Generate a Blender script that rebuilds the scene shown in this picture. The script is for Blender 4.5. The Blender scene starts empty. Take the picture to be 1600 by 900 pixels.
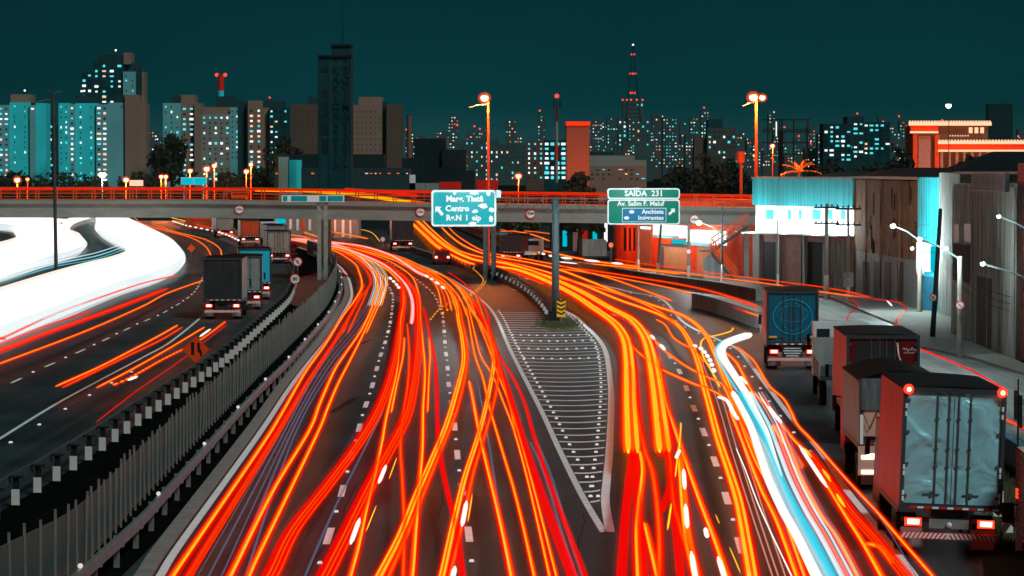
import bpy, math, random
from mathutils import Vector, Matrix
R = math.radians
random.seed(7)
scn = bpy.context.scene
COL = scn.collection
# ------------------------------------------------------------------ camera, sky, light, exposure
F, CH, HY = 5000.0, 9.8, 265.0            # focal length in photo pixels, eye height, horizon row
PITCH = math.atan((450 - HY) / F)
cam = bpy.data.cameras.new('camera'); cam.sensor_width = 36; cam.lens = 36 * F / 1600
cam.clip_start = 0.5; cam.clip_end = 20000
co = bpy.data.objects.new('camera', cam); COL.objects.link(co); scn.camera = co
co.location = (0, 0, CH); co.rotation_euler = (math.pi / 2 - PITCH, 0, 0)

w = bpy.data.worlds.new('World'); scn.world = w; w.use_nodes = True
nt = w.node_tree; bg = nt.nodes['Background']
tc = nt.nodes.new('ShaderNodeTexCoord'); sx = nt.nodes.new('ShaderNodeSeparateXYZ'); cr = nt.nodes.new('ShaderNodeValToRGB')
nt.links.new(tc.outputs['Generated'], sx.inputs[0]); nt.links.new(sx.outputs['Z'], cr.inputs[0]); 
ns_ = nt.nodes.new('ShaderNodeTexNoise'); ns_.inputs['Scale'].default_value = 5; ns_.inputs['Detail'].default_value = 4; mpw = nt.nodes.new('ShaderNodeMapping'); mpw.inputs['Scale'].default_value = (1, 1, 3)
mr_ = nt.nodes.new('ShaderNodeMapRange'); mr_.inputs[1].default_value = .3; mr_.inputs[2].default_value = .7; mr_.inputs[3].default_value = .72; mr_.inputs[4].default_value = 1.22
vm_ = nt.nodes.new('ShaderNodeVectorMath'); vm_.operation = 'SCALE'; nt.links.new(tc.outputs['Generated'], mpw.inputs[0]); nt.links.new(mpw.outputs[0], ns_.inputs[0]); nt.links.new(ns_.outputs[0], mr_.inputs[0])
nt.links.new(cr.outputs[0], vm_.inputs[0]); nt.links.new(mr_.outputs[0], vm_.inputs['Scale']); nt.links.new(vm_.outputs[0], bg.inputs[0])   # thin uneven night cloud
e = cr.color_ramp.elements
e[0].position = 0.0; e[0].color = (0.0150, 0.055, 0.058, 1)
e[1].position = 0.06; e[1].color = (0.0000, 0.0165, 0.0225, 1)
k_ = e.new(0.02); k_.color = (0.0002, 0.0250, 0.0295, 1)
k_ = e.new(1.0); k_.color = (0.0006, 0.0100, 0.0130, 1)
bg.inputs[1].default_value = 1.0

sun = bpy.data.lights.new('city_glow', 'SUN'); sun.energy = 1.75; sun.angle = R(12); sun.color = (0.80, 1.0, 1.0)
so = bpy.data.objects.new('city_glow', sun); COL.objects.link(so); so.rotation_euler = (R(45), 0, R(36))
scn.view_settings.view_transform = 'Standard'; scn.view_settings.look = 'None'
scn.view_settings.exposure = 0; scn.view_settings.gamma = 1
scn.cycles.use_denoising = True
scn.cycles.transparent_max_bounces = 96; scn.cycles.max_bounces = 4; scn.cycles.diffuse_bounces = 2; scn.cycles.glossy_bounces = 2
scn.cycles.sample_clamp_indirect = 3

# ------------------------------------------------------------------ helpers
def W(x, y, z=0.0):
    """the place at height z that the camera sees at photo pixel x, y"""
    dx = (x - 800) / F; dy = (450 - y) / F
    d = Vector((dx, math.cos(PITCH) + dy * math.sin(PITCH), -math.sin(PITCH) + dy * math.cos(PITCH)))
    t = (z - CH) / d.z
    return Vector((0, 0, CH)) + d * t
def P(x, y, D):
    dx = (x - 800) / F; dy = (450 - y) / F
    d = Vector((dx, math.cos(PITCH) + dy * math.sin(PITCH), -math.sin(PITCH) + dy * math.cos(PITCH)))
    return Vector((0, 0, CH)) + d * (D / d.y)
def spline(pts, n=8, closed=False):
    out = []; m = len(pts)
    if m < 3:
        a, b = pts[0], pts[-1]
        return [tuple(a[i] + (b[i] - a[i]) * k / n for i in range(len(a))) for k in range(n + 1)]
    for i in range(m - 1):
        p0 = pts[max(i - 1, 0)]; p1 = pts[i]; p2 = pts[i + 1]; p3 = pts[min(i + 2, m - 1)]
        for k in range(n):
            t = k / n
            out.append(tuple(0.5 * (2 * p1[j] + (p2[j] - p0[j]) * t + (2 * p0[j] - 5 * p1[j] + 4 * p2[j] - p3[j]) * t * t + (3 * p1[j] - p0[j] - 3 * p2[j] + p3[j]) * t ** 3) for j in range(len(p1))))
    out.append(tuple(pts[-1])); return out

class MB:
    def __init__(s, off=(0, 0, 0)):
        s.v = []; s.f = []; s.m = []; s.mi = 0; s.off = Vector(off); s.smooth = False
    def add(s, vs, fs):
        n = len(s.v); s.v += [Vector(v) - s.off for v in vs]
        s.f += [tuple(i + n for i in f) for f in fs]; s.m += [s.mi] * len(fs)
    def box(s, c, d, rz=0, ry=0, rx=0):
        c = Vector(c); a, b, h = d[0] / 2, d[1] / 2, d[2] / 2
        M = Matrix.Rotation(rz, 3, 'Z') @ Matrix.Rotation(ry, 3, 'Y') @ Matrix.Rotation(rx, 3, 'X')
        vs = [c + M @ Vector((x * a, y * b, z * h)) for z in (-1, 1) for y in (-1, 1) for x in (-1, 1)]
        s.add(vs, [(0, 2, 3, 1), (4, 5, 7, 6), (0, 1, 5, 4), (2, 6, 7, 3), (0, 4, 6, 2), (1, 3, 7, 5)])
    def tube(s, pts, r, n=8, r2=None, flat=1.0):
        pts = [Vector(p) for p in pts]; m = len(pts); vs = []
        for i, p in enumerate(pts):
            t = (pts[min(i + 1, m - 1)] - pts[max(i - 1, 0)]).normalized()
            up = Vector((0, 0, 1)) if abs(t.z) < 0.9 else Vector((0, 1, 0))
            a = t.cross(up).normalized(); b = a.cross(t).normalized()
            if callable(r): rr = r(i / max(m - 1, 1))
            else: rr = r if r2 is None else r + (r2 - r) * i / max(m - 1, 1)
            for k in range(n):
                q = 2 * math.pi * k / n
                vs.append(p + a * rr * math.cos(q) + b * rr * flat * math.sin(q))
        fs = [(i * n + k, i * n + (k + 1) % n, (i + 1) * n + (k + 1) % n, (i + 1) * n + k) for i in range(m - 1) for k in range(n)]
        fs += [tuple(range(n - 1, -1, -1)), tuple((m - 1) * n + k for k in range(n))]
        s.add(vs, fs)
    def prism(s, poly, z0, z1):
        n = len(poly); vs = [Vector((p[0], p[1], z0)) for p in poly] + [Vector((p[0], p[1], z1)) for p in poly]
        s.add(vs, [tuple(range(n - 1, -1, -1)), tuple(range(n, 2 * n))] + [(i, (i + 1) % n, n + (i + 1) % n, n + i) for i in range(n)])
    def plate(s, poly, y0, y1):
        """outline in the x-z plane given thickness along y"""
        n = len(poly); vs = [Vector((p[0], y0, p[1])) for p in poly] + [Vector((p[0], y1, p[1])) for p in poly]
        s.add(vs, [tuple(range(n)), tuple(range(2 * n - 1, n - 1, -1))] + [(i, n + i, n + (i + 1) % n, (i + 1) % n) for i in range(n)])
    def sphere(s, c, r, n=10, m=6, sz=1.0):
        c = Vector(c); vs = []
        for j in range(m + 1):
            th = math.pi * j / m
            for k in range(n):
                q = 2 * math.pi * k / n
                vs.append(c + Vector((r * math.sin(th) * math.cos(q), r * math.sin(th) * math.sin(q), r * sz * math.cos(th))))
        s.add(vs, [(j * n + k, (j + 1) * n + k, (j + 1) * n + (k + 1) % n, j * n + (k + 1) % n) for j in range(m) for k in range(n)])
    def strip(s, L, Rr):
        n = len(L); s.add(list(L) + list(Rr), [(i, i + 1, n + i + 1, n + i) for i in range(n - 1)])

def link_mesh(name, mb, mats, parent=None, smooth=False):
    me = bpy.data.meshes.new(name); me.from_pydata([tuple(v) for v in mb.v], [], mb.f)
    mats = mats if isinstance(mats, (list, tuple)) else [mats]
    for m in mats: me.materials.append(m)
    if len(mats) > 1: me.polygons.foreach_set('material_index', [min(i, len(mats) - 1) for i in mb.m])
    if smooth: me.polygons.foreach_set('use_smooth', [True] * len(me.polygons))
    me.validate(); me.update()
    o = bpy.data.objects.new(name, me); COL.objects.link(o)
    if parent: o.parent = parent
    return o
def thing(name, label, cat, loc=(0, 0, 0), rz=0, group=None):
    o = bpy.data.objects.new(name, None); COL.objects.link(o); o.location = loc; o.rotation_euler = (0, 0, rz)
    o.empty_display_size = 0.3; tag(o, label, cat, group); return o
def tag(o, label, cat, group=None, kind=None):
    o['label'] = label; o['category'] = cat
    if group: o['group'] = group
    if kind: o['kind'] = kind
    return o
def struct(name, mb, m, label=None):
    o = link_mesh(name, mb, m); o['kind'] = 'structure'
    if label: o['label'] = label; o['category'] = name.replace('_', ' ')
    return o
KIDS = {}
def part(name, mb, m, parent, smooth=False):
    o = link_mesh(name, mb, m, parent, smooth); KIDS.setdefault(parent.name, []).append(o); return o
def copy_part(src, parent, loc, rot=None, scale=None):
    c = src.copy(); COL.objects.link(c); c.parent = parent; c.location = loc
    if rot is not None: c.rotation_euler = rot
    if scale is not None: c.scale = scale
    KIDS.setdefault(parent.name, []).append(c); return c
def copy_tree(o, parent=None):
    c = o.copy(); COL.objects.link(c); c.parent = parent
    if parent: KIDS.setdefault(parent.name, []).append(c)
    for ch in list(KIDS.get(o.name, [])): copy_tree(ch, c)
    return c

# ------------------------------------------------------------------ materials
def mat(name, col, rough=0.7, metal=0.0, var=0.25, scale=1.5, stretch=(1, 1, 1), bump=0.15, wave=None, spec=0.2):
    m = bpy.data.materials.new(name); m.use_nodes = True; t = m.node_tree; b = t.nodes['Principled BSDF']
    b.inputs['Roughness'].default_value = rough; b.inputs['Metallic'].default_value = metal
    b.inputs['Specular IOR Level'].default_value = spec
    c = t.nodes.new('ShaderNodeTexCoord'); mp = t.nodes.new('ShaderNodeMapping'); mp.inputs['Scale'].default_value = stretch
    n1 = t.nodes.new('ShaderNodeTexNoise'); n1.inputs['Scale'].default_value = scale; n1.inputs['Detail'].default_value = 8; n1.inputs['Roughness'].default_value = 0.65
    t.links.new(c.outputs['Object'], mp.inputs[0]); t.links.new(mp.outputs[0], n1.inputs[0])
    rp = t.nodes.new('ShaderNodeValToRGB'); el = rp.color_ramp.elements
    el[0].position = 0.3; el[1].position = 0.72
    el[0].color = tuple(x * (1 - var) for x in col) + (1,); el[1].color = tuple(min(1, x * (1 + var)) for x in col) + (1,)
    t.links.new(n1.outputs[0], rp.inputs[0]); t.links.new(rp.outputs[0], b.inputs['Base Color'])
    bp = t.nodes.new('ShaderNodeBump'); bp.inputs['Strength'].default_value = bump; bp.inputs['Distance'].default_value = 0.05
    if wave:
        wv = t.nodes.new('ShaderNodeTexWave'); wv.bands_direction = wave[0]; wv.inputs['Scale'].default_value = wave[1]
        t.links.new(c.outputs['Object'], wv.inputs[0]); t.links.new(wv.outputs[1], bp.inputs['Height']); bp.inputs['Strength'].default_value = wave[2]
    else: t.links.new(n1.outputs[0], bp.inputs['Height'])
    t.links.new(bp.outputs[0], b.inputs['Normal']); return m
def emit(name, col, s, light=True):
    m = bpy.data.materials.new(name); m.use_nodes = True; t = m.node_tree; t.nodes.clear()
    e_ = t.nodes.new('ShaderNodeEmission'); e_.inputs[0].default_value = tuple(col) + (1,); e_.inputs[1].default_value = s
    o = t.nodes.new('ShaderNodeOutputMaterial'); t.links.new(e_.outputs[0], o.inputs[0])
    m.cycles.emission_sampling = 'AUTO' if light else 'NONE'; return m

M = {}
def asphalt(name, col, tint=1.0):
    m = bpy.data.materials.new(name); m.use_nodes = True; t = m.node_tree; b = t.nodes['Principled BSDF']
    L = t.links.new; N = t.nodes.new
    c = N('ShaderNodeTexCoord')
    n1 = N('ShaderNodeTexNoise'); n1.inputs['Scale'].default_value = 0.16; n1.inputs['Detail'].default_value = 6
    n2 = N('ShaderNodeTexNoise'); n2.inputs['Scale'].default_value = 9; n2.inputs['Detail'].default_value = 8
    mp = N('ShaderNodeMapping'); mp.inputs['Scale'].default_value = (1.6, 0.02, 1)
    n3 = N('ShaderNodeTexNoise'); n3.inputs['Scale'].default_value = 1.0; n3.inputs['Detail'].default_value = 4
    L(c.outputs['Object'], n1.inputs[0]); L(c.outputs['Object'], n2.inputs[0]); L(c.outputs['Object'], mp.inputs[0]); L(mp.outputs[0], n3.inputs[0])
    a = N('ShaderNodeMath'); a.operation = 'ADD'; L(n1.outputs[0], a.inputs[0]); L(n2.outputs[0], a.inputs[1])
    a2 = N('ShaderNodeMath'); a2.operation = 'ADD'; L(a.outputs[0], a2.inputs[0]); L(n3.outputs[0], a2.inputs[1])
    rp = N('ShaderNodeValToRGB'); rp.color_ramp.elements[0].position = 0.40; rp.color_ramp.elements[1].position = 0.60
    d = N('ShaderNodeMath'); d.operation = 'DIVIDE'; L(a2.outputs[0], d.inputs[0]); d.inputs[1].default_value = 3.0; L(d.outputs[0], rp.inputs[0])
    rp.color_ramp.elements[0].color = tuple(x * 0.35 for x in col) + (1,); rp.color_ramp.elements[1].color = tuple(x * 1.8 for x in col) + (1,)
    L(rp.outputs[0], b.inputs['Base Color']); b.inputs['Roughness'].default_value = 0.55; b.inputs['Specular IOR Level'].default_value = 0.25
    bp = N('ShaderNodeBump'); bp.inputs['Strength'].default_value = 0.35; bp.inputs['Distance'].default_value = 0.02; L(n2.outputs[0], bp.inputs['Height']); L(bp.outputs[0], b.inputs['Normal'])
    return m
M['asphalt'] = asphalt('asphalt', (0.020, 0.029, 0.031))
M['asphalt_lamp_lit'] = asphalt('asphalt_lamp_lit', (0.12, 0.13, 0.125))  # lamplight on the side street put into a lighter asphalt
M['soil'] = mat('soil', (0.005, 0.005, 0.0045), 0.95, var=0.5, scale=0.8, spec=0.0)
M['grass'] = mat('grass', (0.035, 0.05, 0.02), 0.95, var=0.5, scale=3)
M['paint'] = mat('road_paint', (0.92, 0.95, 0.96), 0.6, var=0.22, scale=2.5)
M['paint_worn'] = mat('road_paint_worn', (0.74, 0.76, 0.74), 0.7, var=0.3, scale=3)
M['kerb'] = mat('kerb_concrete', (0.22, 0.21, 0.19), 0.8)
M['girder'] = mat('girder_concrete', (0.25, 0.235, 0.21), 0.85, var=0.18, scale=0.6, stretch=(1, 1, 3))
M['conc_dark'] = mat('weathered_concrete', (0.22, 0.21, 0.185), 0.9, var=0.7, scale=1.1, stretch=(2.2, 2.2, 0.22), bump=0.4)
M['conc_brown'] = mat('stained_brown_wall', (0.26, 0.115, 0.045), 0.9, var=0.75, scale=1.3, stretch=(1.8, 1.8, 0.35), bump=0.4)
M['conc_grey'] = mat('grey_render', (0.26, 0.26, 0.25), 0.85, var=0.35, scale=1.0, stretch=(2, 2, 0.3))
M['teal_clad'] = mat('teal_cladding', (0.02, 0.46, 0.54), 0.5, var=0.45, scale=0.8, stretch=(3, 3, 0.15), wave=('X', 3.0, 0.6))
M['blue_paint'] = mat('blue_paint', (0.02, 0.16, 0.24), 0.6, var=0.3)
M['orange_paint_or_glow'] = mat('orange_paint_or_glow', (0.60, 0.07, 0.015), 0.7, var=0.3, scale=0.7, stretch=(1, 1, 0.4))  # orange paint; on masts and lit fronts the colour stands for lamp glow
M['red_wall'] = mat('red_wall', (0.30, 0.02, 0.012), 0.75, var=0.35, scale=1, stretch=(2, 2, 0.5), wave=('Z', 1.5, 0.3))
M['pink_wall'] = mat('pink_wall', (0.34, 0.17, 0.15), 0.8, var=0.3)
M['tan'] = mat('tan_shutter', (0.50, 0.30, 0.16), 0.6, var=0.15, wave=('Z', 4, 0.4))
M['dark'] = mat('dark_opening', (0.012, 0.014, 0.015), 0.8)
M['black'] = mat('black_metal', (0.012, 0.013, 0.014), 0.5)
M['rubber'] = mat('rubber', (0.012, 0.012, 0.012), 0.85)
M['rail_red'] = mat('orange_red_railing', (0.75, 0.075, 0.012), 0.45, var=0.2)
M['steel'] = mat('galvanised_steel', (0.30, 0.32, 0.33), 0.42, 0.6, var=0.25, scale=3)
M['arm'] = mat('dull_arm_steel', (0.08, 0.10, 0.105), 0.6, 0.1)
M['steel_dark'] = mat('grey_steel', (0.09, 0.10, 0.105), 0.5, 0.3, var=0.3)
M['column'] = mat('blue_grey_column', (0.10, 0.14, 0.16), 0.5, 0.2, var=0.2)
M['fence'] = mat('grey_fence_panel', (0.085, 0.088, 0.078), 0.8, 0.0, var=0.25, scale=4, stretch=(1, 1, 6))
M['post'] = mat('pale_post', (0.17, 0.16, 0.145), 0.7)
M['pole'] = mat('concrete_pole', (0.32, 0.29, 0.25), 0.8, var=0.25, scale=2)
M['pole_dark'] = mat('dark_pole', (0.035, 0.038, 0.038), 0.7)
M['white'] = mat('white_paint', (0.78, 0.78, 0.76), 0.55, var=0.08)
M['reflector'] = mat('white_reflector', (0.66, 0.58, 0.52), 0.35, var=0.08)
M['sign_green'] = mat('green_sign_sheet', (0.0, 0.20, 0.14), 0.35, var=0.08)
M['sign_teal'] = mat('teal_sign_sheet', (0.0, 0.36, 0.40), 0.35, var=0.08)
M['sign_blue'] = mat('blue_sign_sheet', (0.0, 0.16, 0.34), 0.35, var=0.06)
M['sign_white'] = mat('white_sign_sheet', (0.86, 0.88, 0.88), 0.3, var=0.05)
M['sign_red'] = mat('red_sign_sheet', (0.80, 0.02, 0.012), 0.35, var=0.05)
M['sign_orange'] = mat('orange_sign_sheet', (0.95, 0.07, 0.01), 0.4, var=0.15)
M['yellow'] = mat('yellow_sheet', (0.85, 0.42, 0.02), 0.4, var=0.06)
M['sign_ink'] = mat('black_lettering', (0.01, 0.01, 0.01), 0.6)
M['alu'] = mat('dented_aluminium', (0.33, 0.66, 0.72), 0.28, 0.25, var=0.15, scale=0.55, bump=0.2, spec=0.5)
t_ = M['alu'].node_tree; nz = t_.nodes.new('ShaderNodeTexNoise'); nz.inputs['Scale'].default_value = 1.1; nz.inputs['Detail'].default_value = 1.5; nz.inputs['Distortion'].default_value = 1.2
tc_ = t_.nodes.new('ShaderNodeTexCoord'); t_.links.new(tc_.outputs['Object'], nz.inputs[0]); b2 = t_.nodes.new('ShaderNodeBump'); b2.inputs['Strength'].default_value = 1.0; b2.inputs['Distance'].default_value = 0.20
t_.links.new(nz.outputs[0], b2.inputs['Height']); t_.links.new(b2.outputs[0], t_.nodes['Principled BSDF'].inputs['Normal'])
M['frame_dark'] = mat('truck_frame', (0.045, 0.06, 0.068), 0.5, 0.3)
M['t_red'] = mat('red_truck_side', (0.62, 0.012, 0.010), 0.5, var=0.3, scale=1.2, stretch=(1, 1, 0.3), wave=('Y', 2.2, 0.35))
M['t_maroon'] = mat('maroon_truck', (0.13, 0.006, 0.006), 0.45, var=0.3)
M['t_blue'] = mat('blue_truck_door', (0.008, 0.10, 0.17), 0.45, var=0.25, scale=2)
M['t_cyan'] = mat('bright_blue_truck', (0.02, 0.45, 0.62), 0.5, var=0.1)
M['t_roof'] = mat('black_tarpaulin', (0.005, 0.005, 0.005), 0.7, var=0.5, bump=0.5, spec=0.05)
M['tarp'] = mat('grey_tarpaulin', (0.10, 0.12, 0.125), 0.45, var=0.6, scale=2, stretch=(3, 3, 0.5), bump=0.8)
M['peach'] = mat('peach_tailgate', (0.62, 0.36, 0.28), 0.6, var=0.12)
M['t_dark'] = mat('dark_truck_door', (0.028, 0.026, 0.027), 0.5, var=0.4)
M['t_grey'] = mat('grey_truck_side', (0.22, 0.22, 0.21), 0.55, var=0.2)
M['t_white'] = mat('white_truck', (0.66, 0.68, 0.68), 0.45, var=0.1)
M['glass'] = mat('dark_glass', (0.02, 0.03, 0.035), 0.12, var=0.1, bump=0)
M['skin'] = mat('skin', (0.25, 0.13, 0.08)); M['cloth'] = mat('dark_clothing', (0.02, 0.022, 0.025), 0.9)
M['bark'] = mat('bark', (0.03, 0.022, 0.015), 0.95)
M['leaf_dark'] = mat('dark_leaves', (0.018, 0.026, 0.014), 0.9, var=0.5, scale=0.5, bump=0)
M['leaf'] = mat('green_leaves', (0.05, 0.07, 0.03), 0.85, var=0.5, scale=0.7, bump=0)
M['leaf_sodium_tint'] = mat('palm_leaves_sodium_tint', (0.35, 0.10, 0.02), 0.8, var=0.4, bump=0)  # sodium light put into the leaf colour
# far walls; sodium brown and teal glow sit in their base colours
M['w_teal'] = mat('pale_teal_render', (0.04, 0.70, 0.74), 0.9, var=0.12, scale=0.05, bump=0) if True else mat('x', (0.0648, 0.3312, 0.3456), 0.9, var=0.12, scale=0.05, bump=0)
M['w_teal2'] = mat('grey_teal_render', (0.1642, 0.4104, 0.4241), 0.9, var=0.15, scale=0.05, bump=0)
M['w_brown'] = mat('brown_or_sodium_lit_render', (0.27, 0.155, 0.115), 0.9, var=0.12, scale=0.05, bump=0)
M['w_brown2'] = mat('dark_brown_render', (0.124, 0.068, 0.048), 0.9, var=0.15, scale=0.05, bump=0)
M['w_dark'] = mat('dark_teal_concrete', (0.0154, 0.042, 0.0462), 0.9, var=0.3, scale=0.12, bump=0)
M['w_dark2'] = mat('stained_teal_concrete', (0.006, 0.042, 0.048), 0.9, var=0.55, scale=0.25, stretch=(1, 1, 0.3), bump=0)
M['w_far'] = mat('far_grey_render', (0.0525, 0.0805, 0.077), 0.9, var=0.25, scale=0.02, bump=0)
M['w_far2'] = mat('far_brown_render', (0.077, 0.0665, 0.0595), 0.9, var=0.25, scale=0.02, bump=0)
M['w_black'] = mat('unlit_wall', (0.0096, 0.018, 0.0192), 0.9, var=0.3, scale=0.1, bump=0)
M['w_pale'] = mat('pale_band', (0.2625, 0.2363, 0.2013), 0.9, var=0.15, scale=0.05, bump=0)
def strand(name, col, s_, tr=0.74):
    m = bpy.data.materials.new(name); m.use_nodes = True; t = m.node_tree; t.nodes.clear()
    e_ = t.nodes.new('ShaderNodeEmission'); e_.inputs[0].default_value = tuple(col) + (1,); e_.inputs[1].default_value = s_
    tr_ = t.nodes.new('ShaderNodeBsdfTransparent'); tr_.inputs[0].default_value = (tr, tr, tr, 1); ad = t.nodes.new('ShaderNodeAddShader'); o = t.nodes.new('ShaderNodeOutputMaterial')
    t.links.new(e_.outputs[0], ad.inputs[0]); t.links.new(tr_.outputs[0], ad.inputs[1]); t.links.new(ad.outputs[0], o.inputs[0]); return m
# lights
E = {}
GLOW = {'halo2': strand('faint_red_glow_strand', (1.0, 0.02, 0.0), 0.035, .97), 'halo': strand('red_glow_strand', (1.0, 0.0, 0.0), 0.10, .9), 'deep': strand('deep_red_strand', (1.0, 0.0, 0.0), 0.22), 'red': strand('red_strand', (1.0, 0.0, 0.0), 0.46, .55), 'orange': strand('orange_strand', (1.0, 0.22, 0.0), 0.38, .8),
     'yellow': strand('yellow_strand', (1.0, 0.90, 0.03), 0.75, .8), 'amber': strand('amber_strand', (1.0, 0.36, 0.0), 0.5), 'white': strand('white_strand', (1, 0.97, 0.95), 0.5, .6), 'whitehot': strand('white_hot_strand', (1, 0.85, 0.75), 0.6),
     'cyan': strand('cyan_strand', (0.0, 0.62, 0.80), 0.46), 'cyanw': strand('pale_cyan_strand', (0.45, 0.9, 1.0), 0.4), 'faint': strand('faint_blue_strand', (0.16, 0.24, 0.40), 0.16), 'pink': strand('pink_strand', (1.0, 0.35, 0.28), 0.34), 'lamp_glow': strand('orange_lamp_glow', (1.0, 0.08, 0.0), 0.30), 'lamp_glow2': strand('inner_orange_lamp_glow', (1.0, 0.16, 0.02), 0.4), 'bluerim': strand('blue_rim_strand', (0.05, 0.45, 0.6), 0.22)}
E['red'] = emit('tail_lamp_red', (1.0, 0.008, 0.0), 1.05)
E['deep'] = emit('tail_lamp_deep_red', (0.62, 0.004, 0.0), 1.0)
E['orange'] = emit('tail_lamp_orange', (1.0, 0.10, 0.0), 1.15)
E['yellow'] = emit('tail_lamp_yellow', (1.0, 0.46, 0.0), 1.15)
E['amber'] = emit('indicator_amber', (1.0, 0.26, 0.0), 1.2)
E['white'] = emit('headlamp_white', (1.0, 0.98, 0.97), 1.6)
E['whitehot'] = emit('white_hot_lamp', (1.0, 0.88, 0.8), 1.5)
E['cyan'] = emit('bus_lamp_cyan', (0.0, 0.68, 0.85), 1.0)
E['cyanw'] = emit('pale_cyan_lamp', (0.55, 0.95, 1.0), 1.2)
E['pink'] = emit('pale_pink_lamp', (1.0, 0.45, 0.4), 0.9)
E['faint'] = emit('faint_blue_lamp', (0.055, 0.075, 0.11), 0.9, False)
E['faintr'] = emit('faint_red_lamp', (0.35, 0.05, 0.03), 0.9, False)
E['w_cyan'] = emit('lit_window_cyan', (0.12, 0.85, 0.95), 1.0, False)
E['w_white'] = emit('lit_window_white', (0.85, 1.0, 1.0), 1.3, False)
E['w_warm'] = emit('lit_window_warm', (1.0, 0.62, 0.42), 1.1, False)
E['w_dim'] = emit('lit_window_dim', (0.10, 0.34, 0.34), 1.0, False)
E['w_orange'] = emit('lit_window_orange', (1.0, 0.14, 0.03), 1.0, False)
E['beacon'] = emit('red_beacon', (1.0, 0.05, 0.03), 2.0, False)
E['beaconw'] = emit('white_beacon', (1.0, 0.9, 0.85), 2.5, False)
E['sodium'] = emit('sodium_lamp', (1.0, 0.75, 0.55), 6.0, False)
E['merc'] = emit('mercury_lamp', (0.85, 1.0, 1.0), 6.0, False)
E['sodium_red'] = emit('distant_sodium_lamp', (1.0, 0.30, 0.08), 3.0, False)
E['led_red'] = emit('red_tail_lamp', (1.0, 0.03, 0.01), 3.0)
E['led_white'] = emit('bright_brake_lamp', (1.0, 0.55, 0.4), 4.0)
E['cornice'] = emit('lit_cornice_glow', (1.0, 0.50, 0.30), 1.5, False)  # emission on cornices and merlons stands for the light on them
E['stud'] = mat('road_stud', (0.9, 0.9, 0.88), 0.2, var=0.02)
E['studlit'] = emit('stud_reflection_glow', (1.0, 0.9, 0.85), 0.75, False)  # emission stands for reflected light in studs and guardrail reflectors
E['signlit'] = emit('lit_shop_sign', (0.75, 1.0, 1.0), 1.6)
E['signlit_c'] = emit('lit_shop_sign_cyan', (0.0, 0.55, 0.70), 0.9)

def lamp(loc, power, col, r=0.25, name='lamp_or_fill_light'):  # serves lamp heads and also added fill lights without a fitting
    l = bpy.data.lights.new(name, 'POINT'); l.energy = power; l.color = col; l.shadow_soft_size = r
    o = bpy.data.objects.new(name, l); COL.objects.link(o); o.location = loc; return o
SOD = (1.0, 0.22, 0.05); MER = (0.75, 1.0, 1.0)
ORD = 'first second third fourth fifth sixth seventh eighth ninth tenth eleventh twelfth thirteenth fourteenth fifteenth sixteenth seventeenth eighteenth nineteenth twentieth twenty-first twenty-second twenty-third twenty-fourth twenty-fifth twenty-sixth twenty-seventh twenty-eighth twenty-ninth thirtieth thirty-first thirty-second thirty-third thirty-fourth thirty-fifth thirty-sixth thirty-seventh thirty-eighth thirty-ninth fortieth'.split()

# ------------------------------------------------------------------ ground and roads
g = MB(); g.add([(-6000, -60, -0.03), (6000, -60, -0.03), (6000, 12000, -0.03), (-6000, 12000, -0.03)], [(0, 1, 2, 3)])
struct('ground', g, M['soil'], 'dark bare ground stretching out to the city skyline')
def sheet(name, px, z, m, label):
    s = MB(); pts = [W(x, y, z) for x, y in px]; s.add(pts, [tuple(range(len(pts)))]); return struct(name, s, m, label)
# left guardrail foot line and right kerb foot line (photo pixels on the ground)
EDGE = [(215, 950), (250, 900), (280, 852), (400, 685), (450, 610), (482, 567), (512, 530), (535, 492), (548, 468), (549, 452), (543, 432), (528, 414), (500, 398), (460, 385), (400, 374)]
GL = [(-150, 905), (0, 800), (60, 765), (127, 722), (200, 672), (275, 620), (340, 575), (400, 520), (440, 482), (452, 462), (458, 440), (455, 415), (440, 395), (420, 380), (395, 368)]
KERB = [(140, 960), (185, 905), (240, 850), (300, 778), (360, 700), (420, 625), (465, 568), (498, 525), (520, 487), (532, 462), (535, 445), (528, 425), (512, 408), (480, 392), (440, 380)]
main = MB()
L1 = [W(x, y, 0.0) for x, y in [(-400, 1000)] + spline(KERB, 5)]
far_r = [(700, 341), (1000, 372), (1500, 400)]
poly = [W(-60, 1000)] + [W(x, y) for x, y in KERB[1:]] + [W(460, 341), W(700, 341), W(760, 370), W(880, 395), W(985, 418), W(1185, 452), W(1500, 560), W(1750, 700), W(1750, 1000)]
s = MB(); 
ks = spline(KERB, 4)
rights = [W(1750, y if y > 700 else 700) if y > 560 else W(1180 + (y - 341) * 1.2, y) for x, y in ks]
s.strip([W(x, y) for x, y in ks], rights); s.strip([W(440, 380), W(430, 341)], [W(1230, 380), W(1230, 341)])
# right roadway at far side
struct('road', s, M['asphalt'], 'dark asphalt of the wide motorway heading away from the camera')
s = MB(); gs = spline(GL, 4); s.strip([W(-900, y) for x, y in gs], [W(x, y) for x, y in gs]); s.strip([W(-900, 368), W(-900, 341)], [W(395, 368), W(330, 341)])
struct('road', s, M['asphalt'], 'dark asphalt of the opposite carriageway beyond the median')
med = MB(); n_ = 40
def resample(px, n):
    q = spline(px, 10); return [q[int(i * (len(q) - 1) / (n - 1))] for i in range(n)]
a_, b_ = resample(GL, n_), resample(KERB, n_)
med.strip([W(x, y, 0.01) for x, y in a_], [W(x, y, 0.01) for x, y in b_])
struct('median_ground', med, M['soil'], 'black bare earth strip of the median between guardrails')
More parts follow.
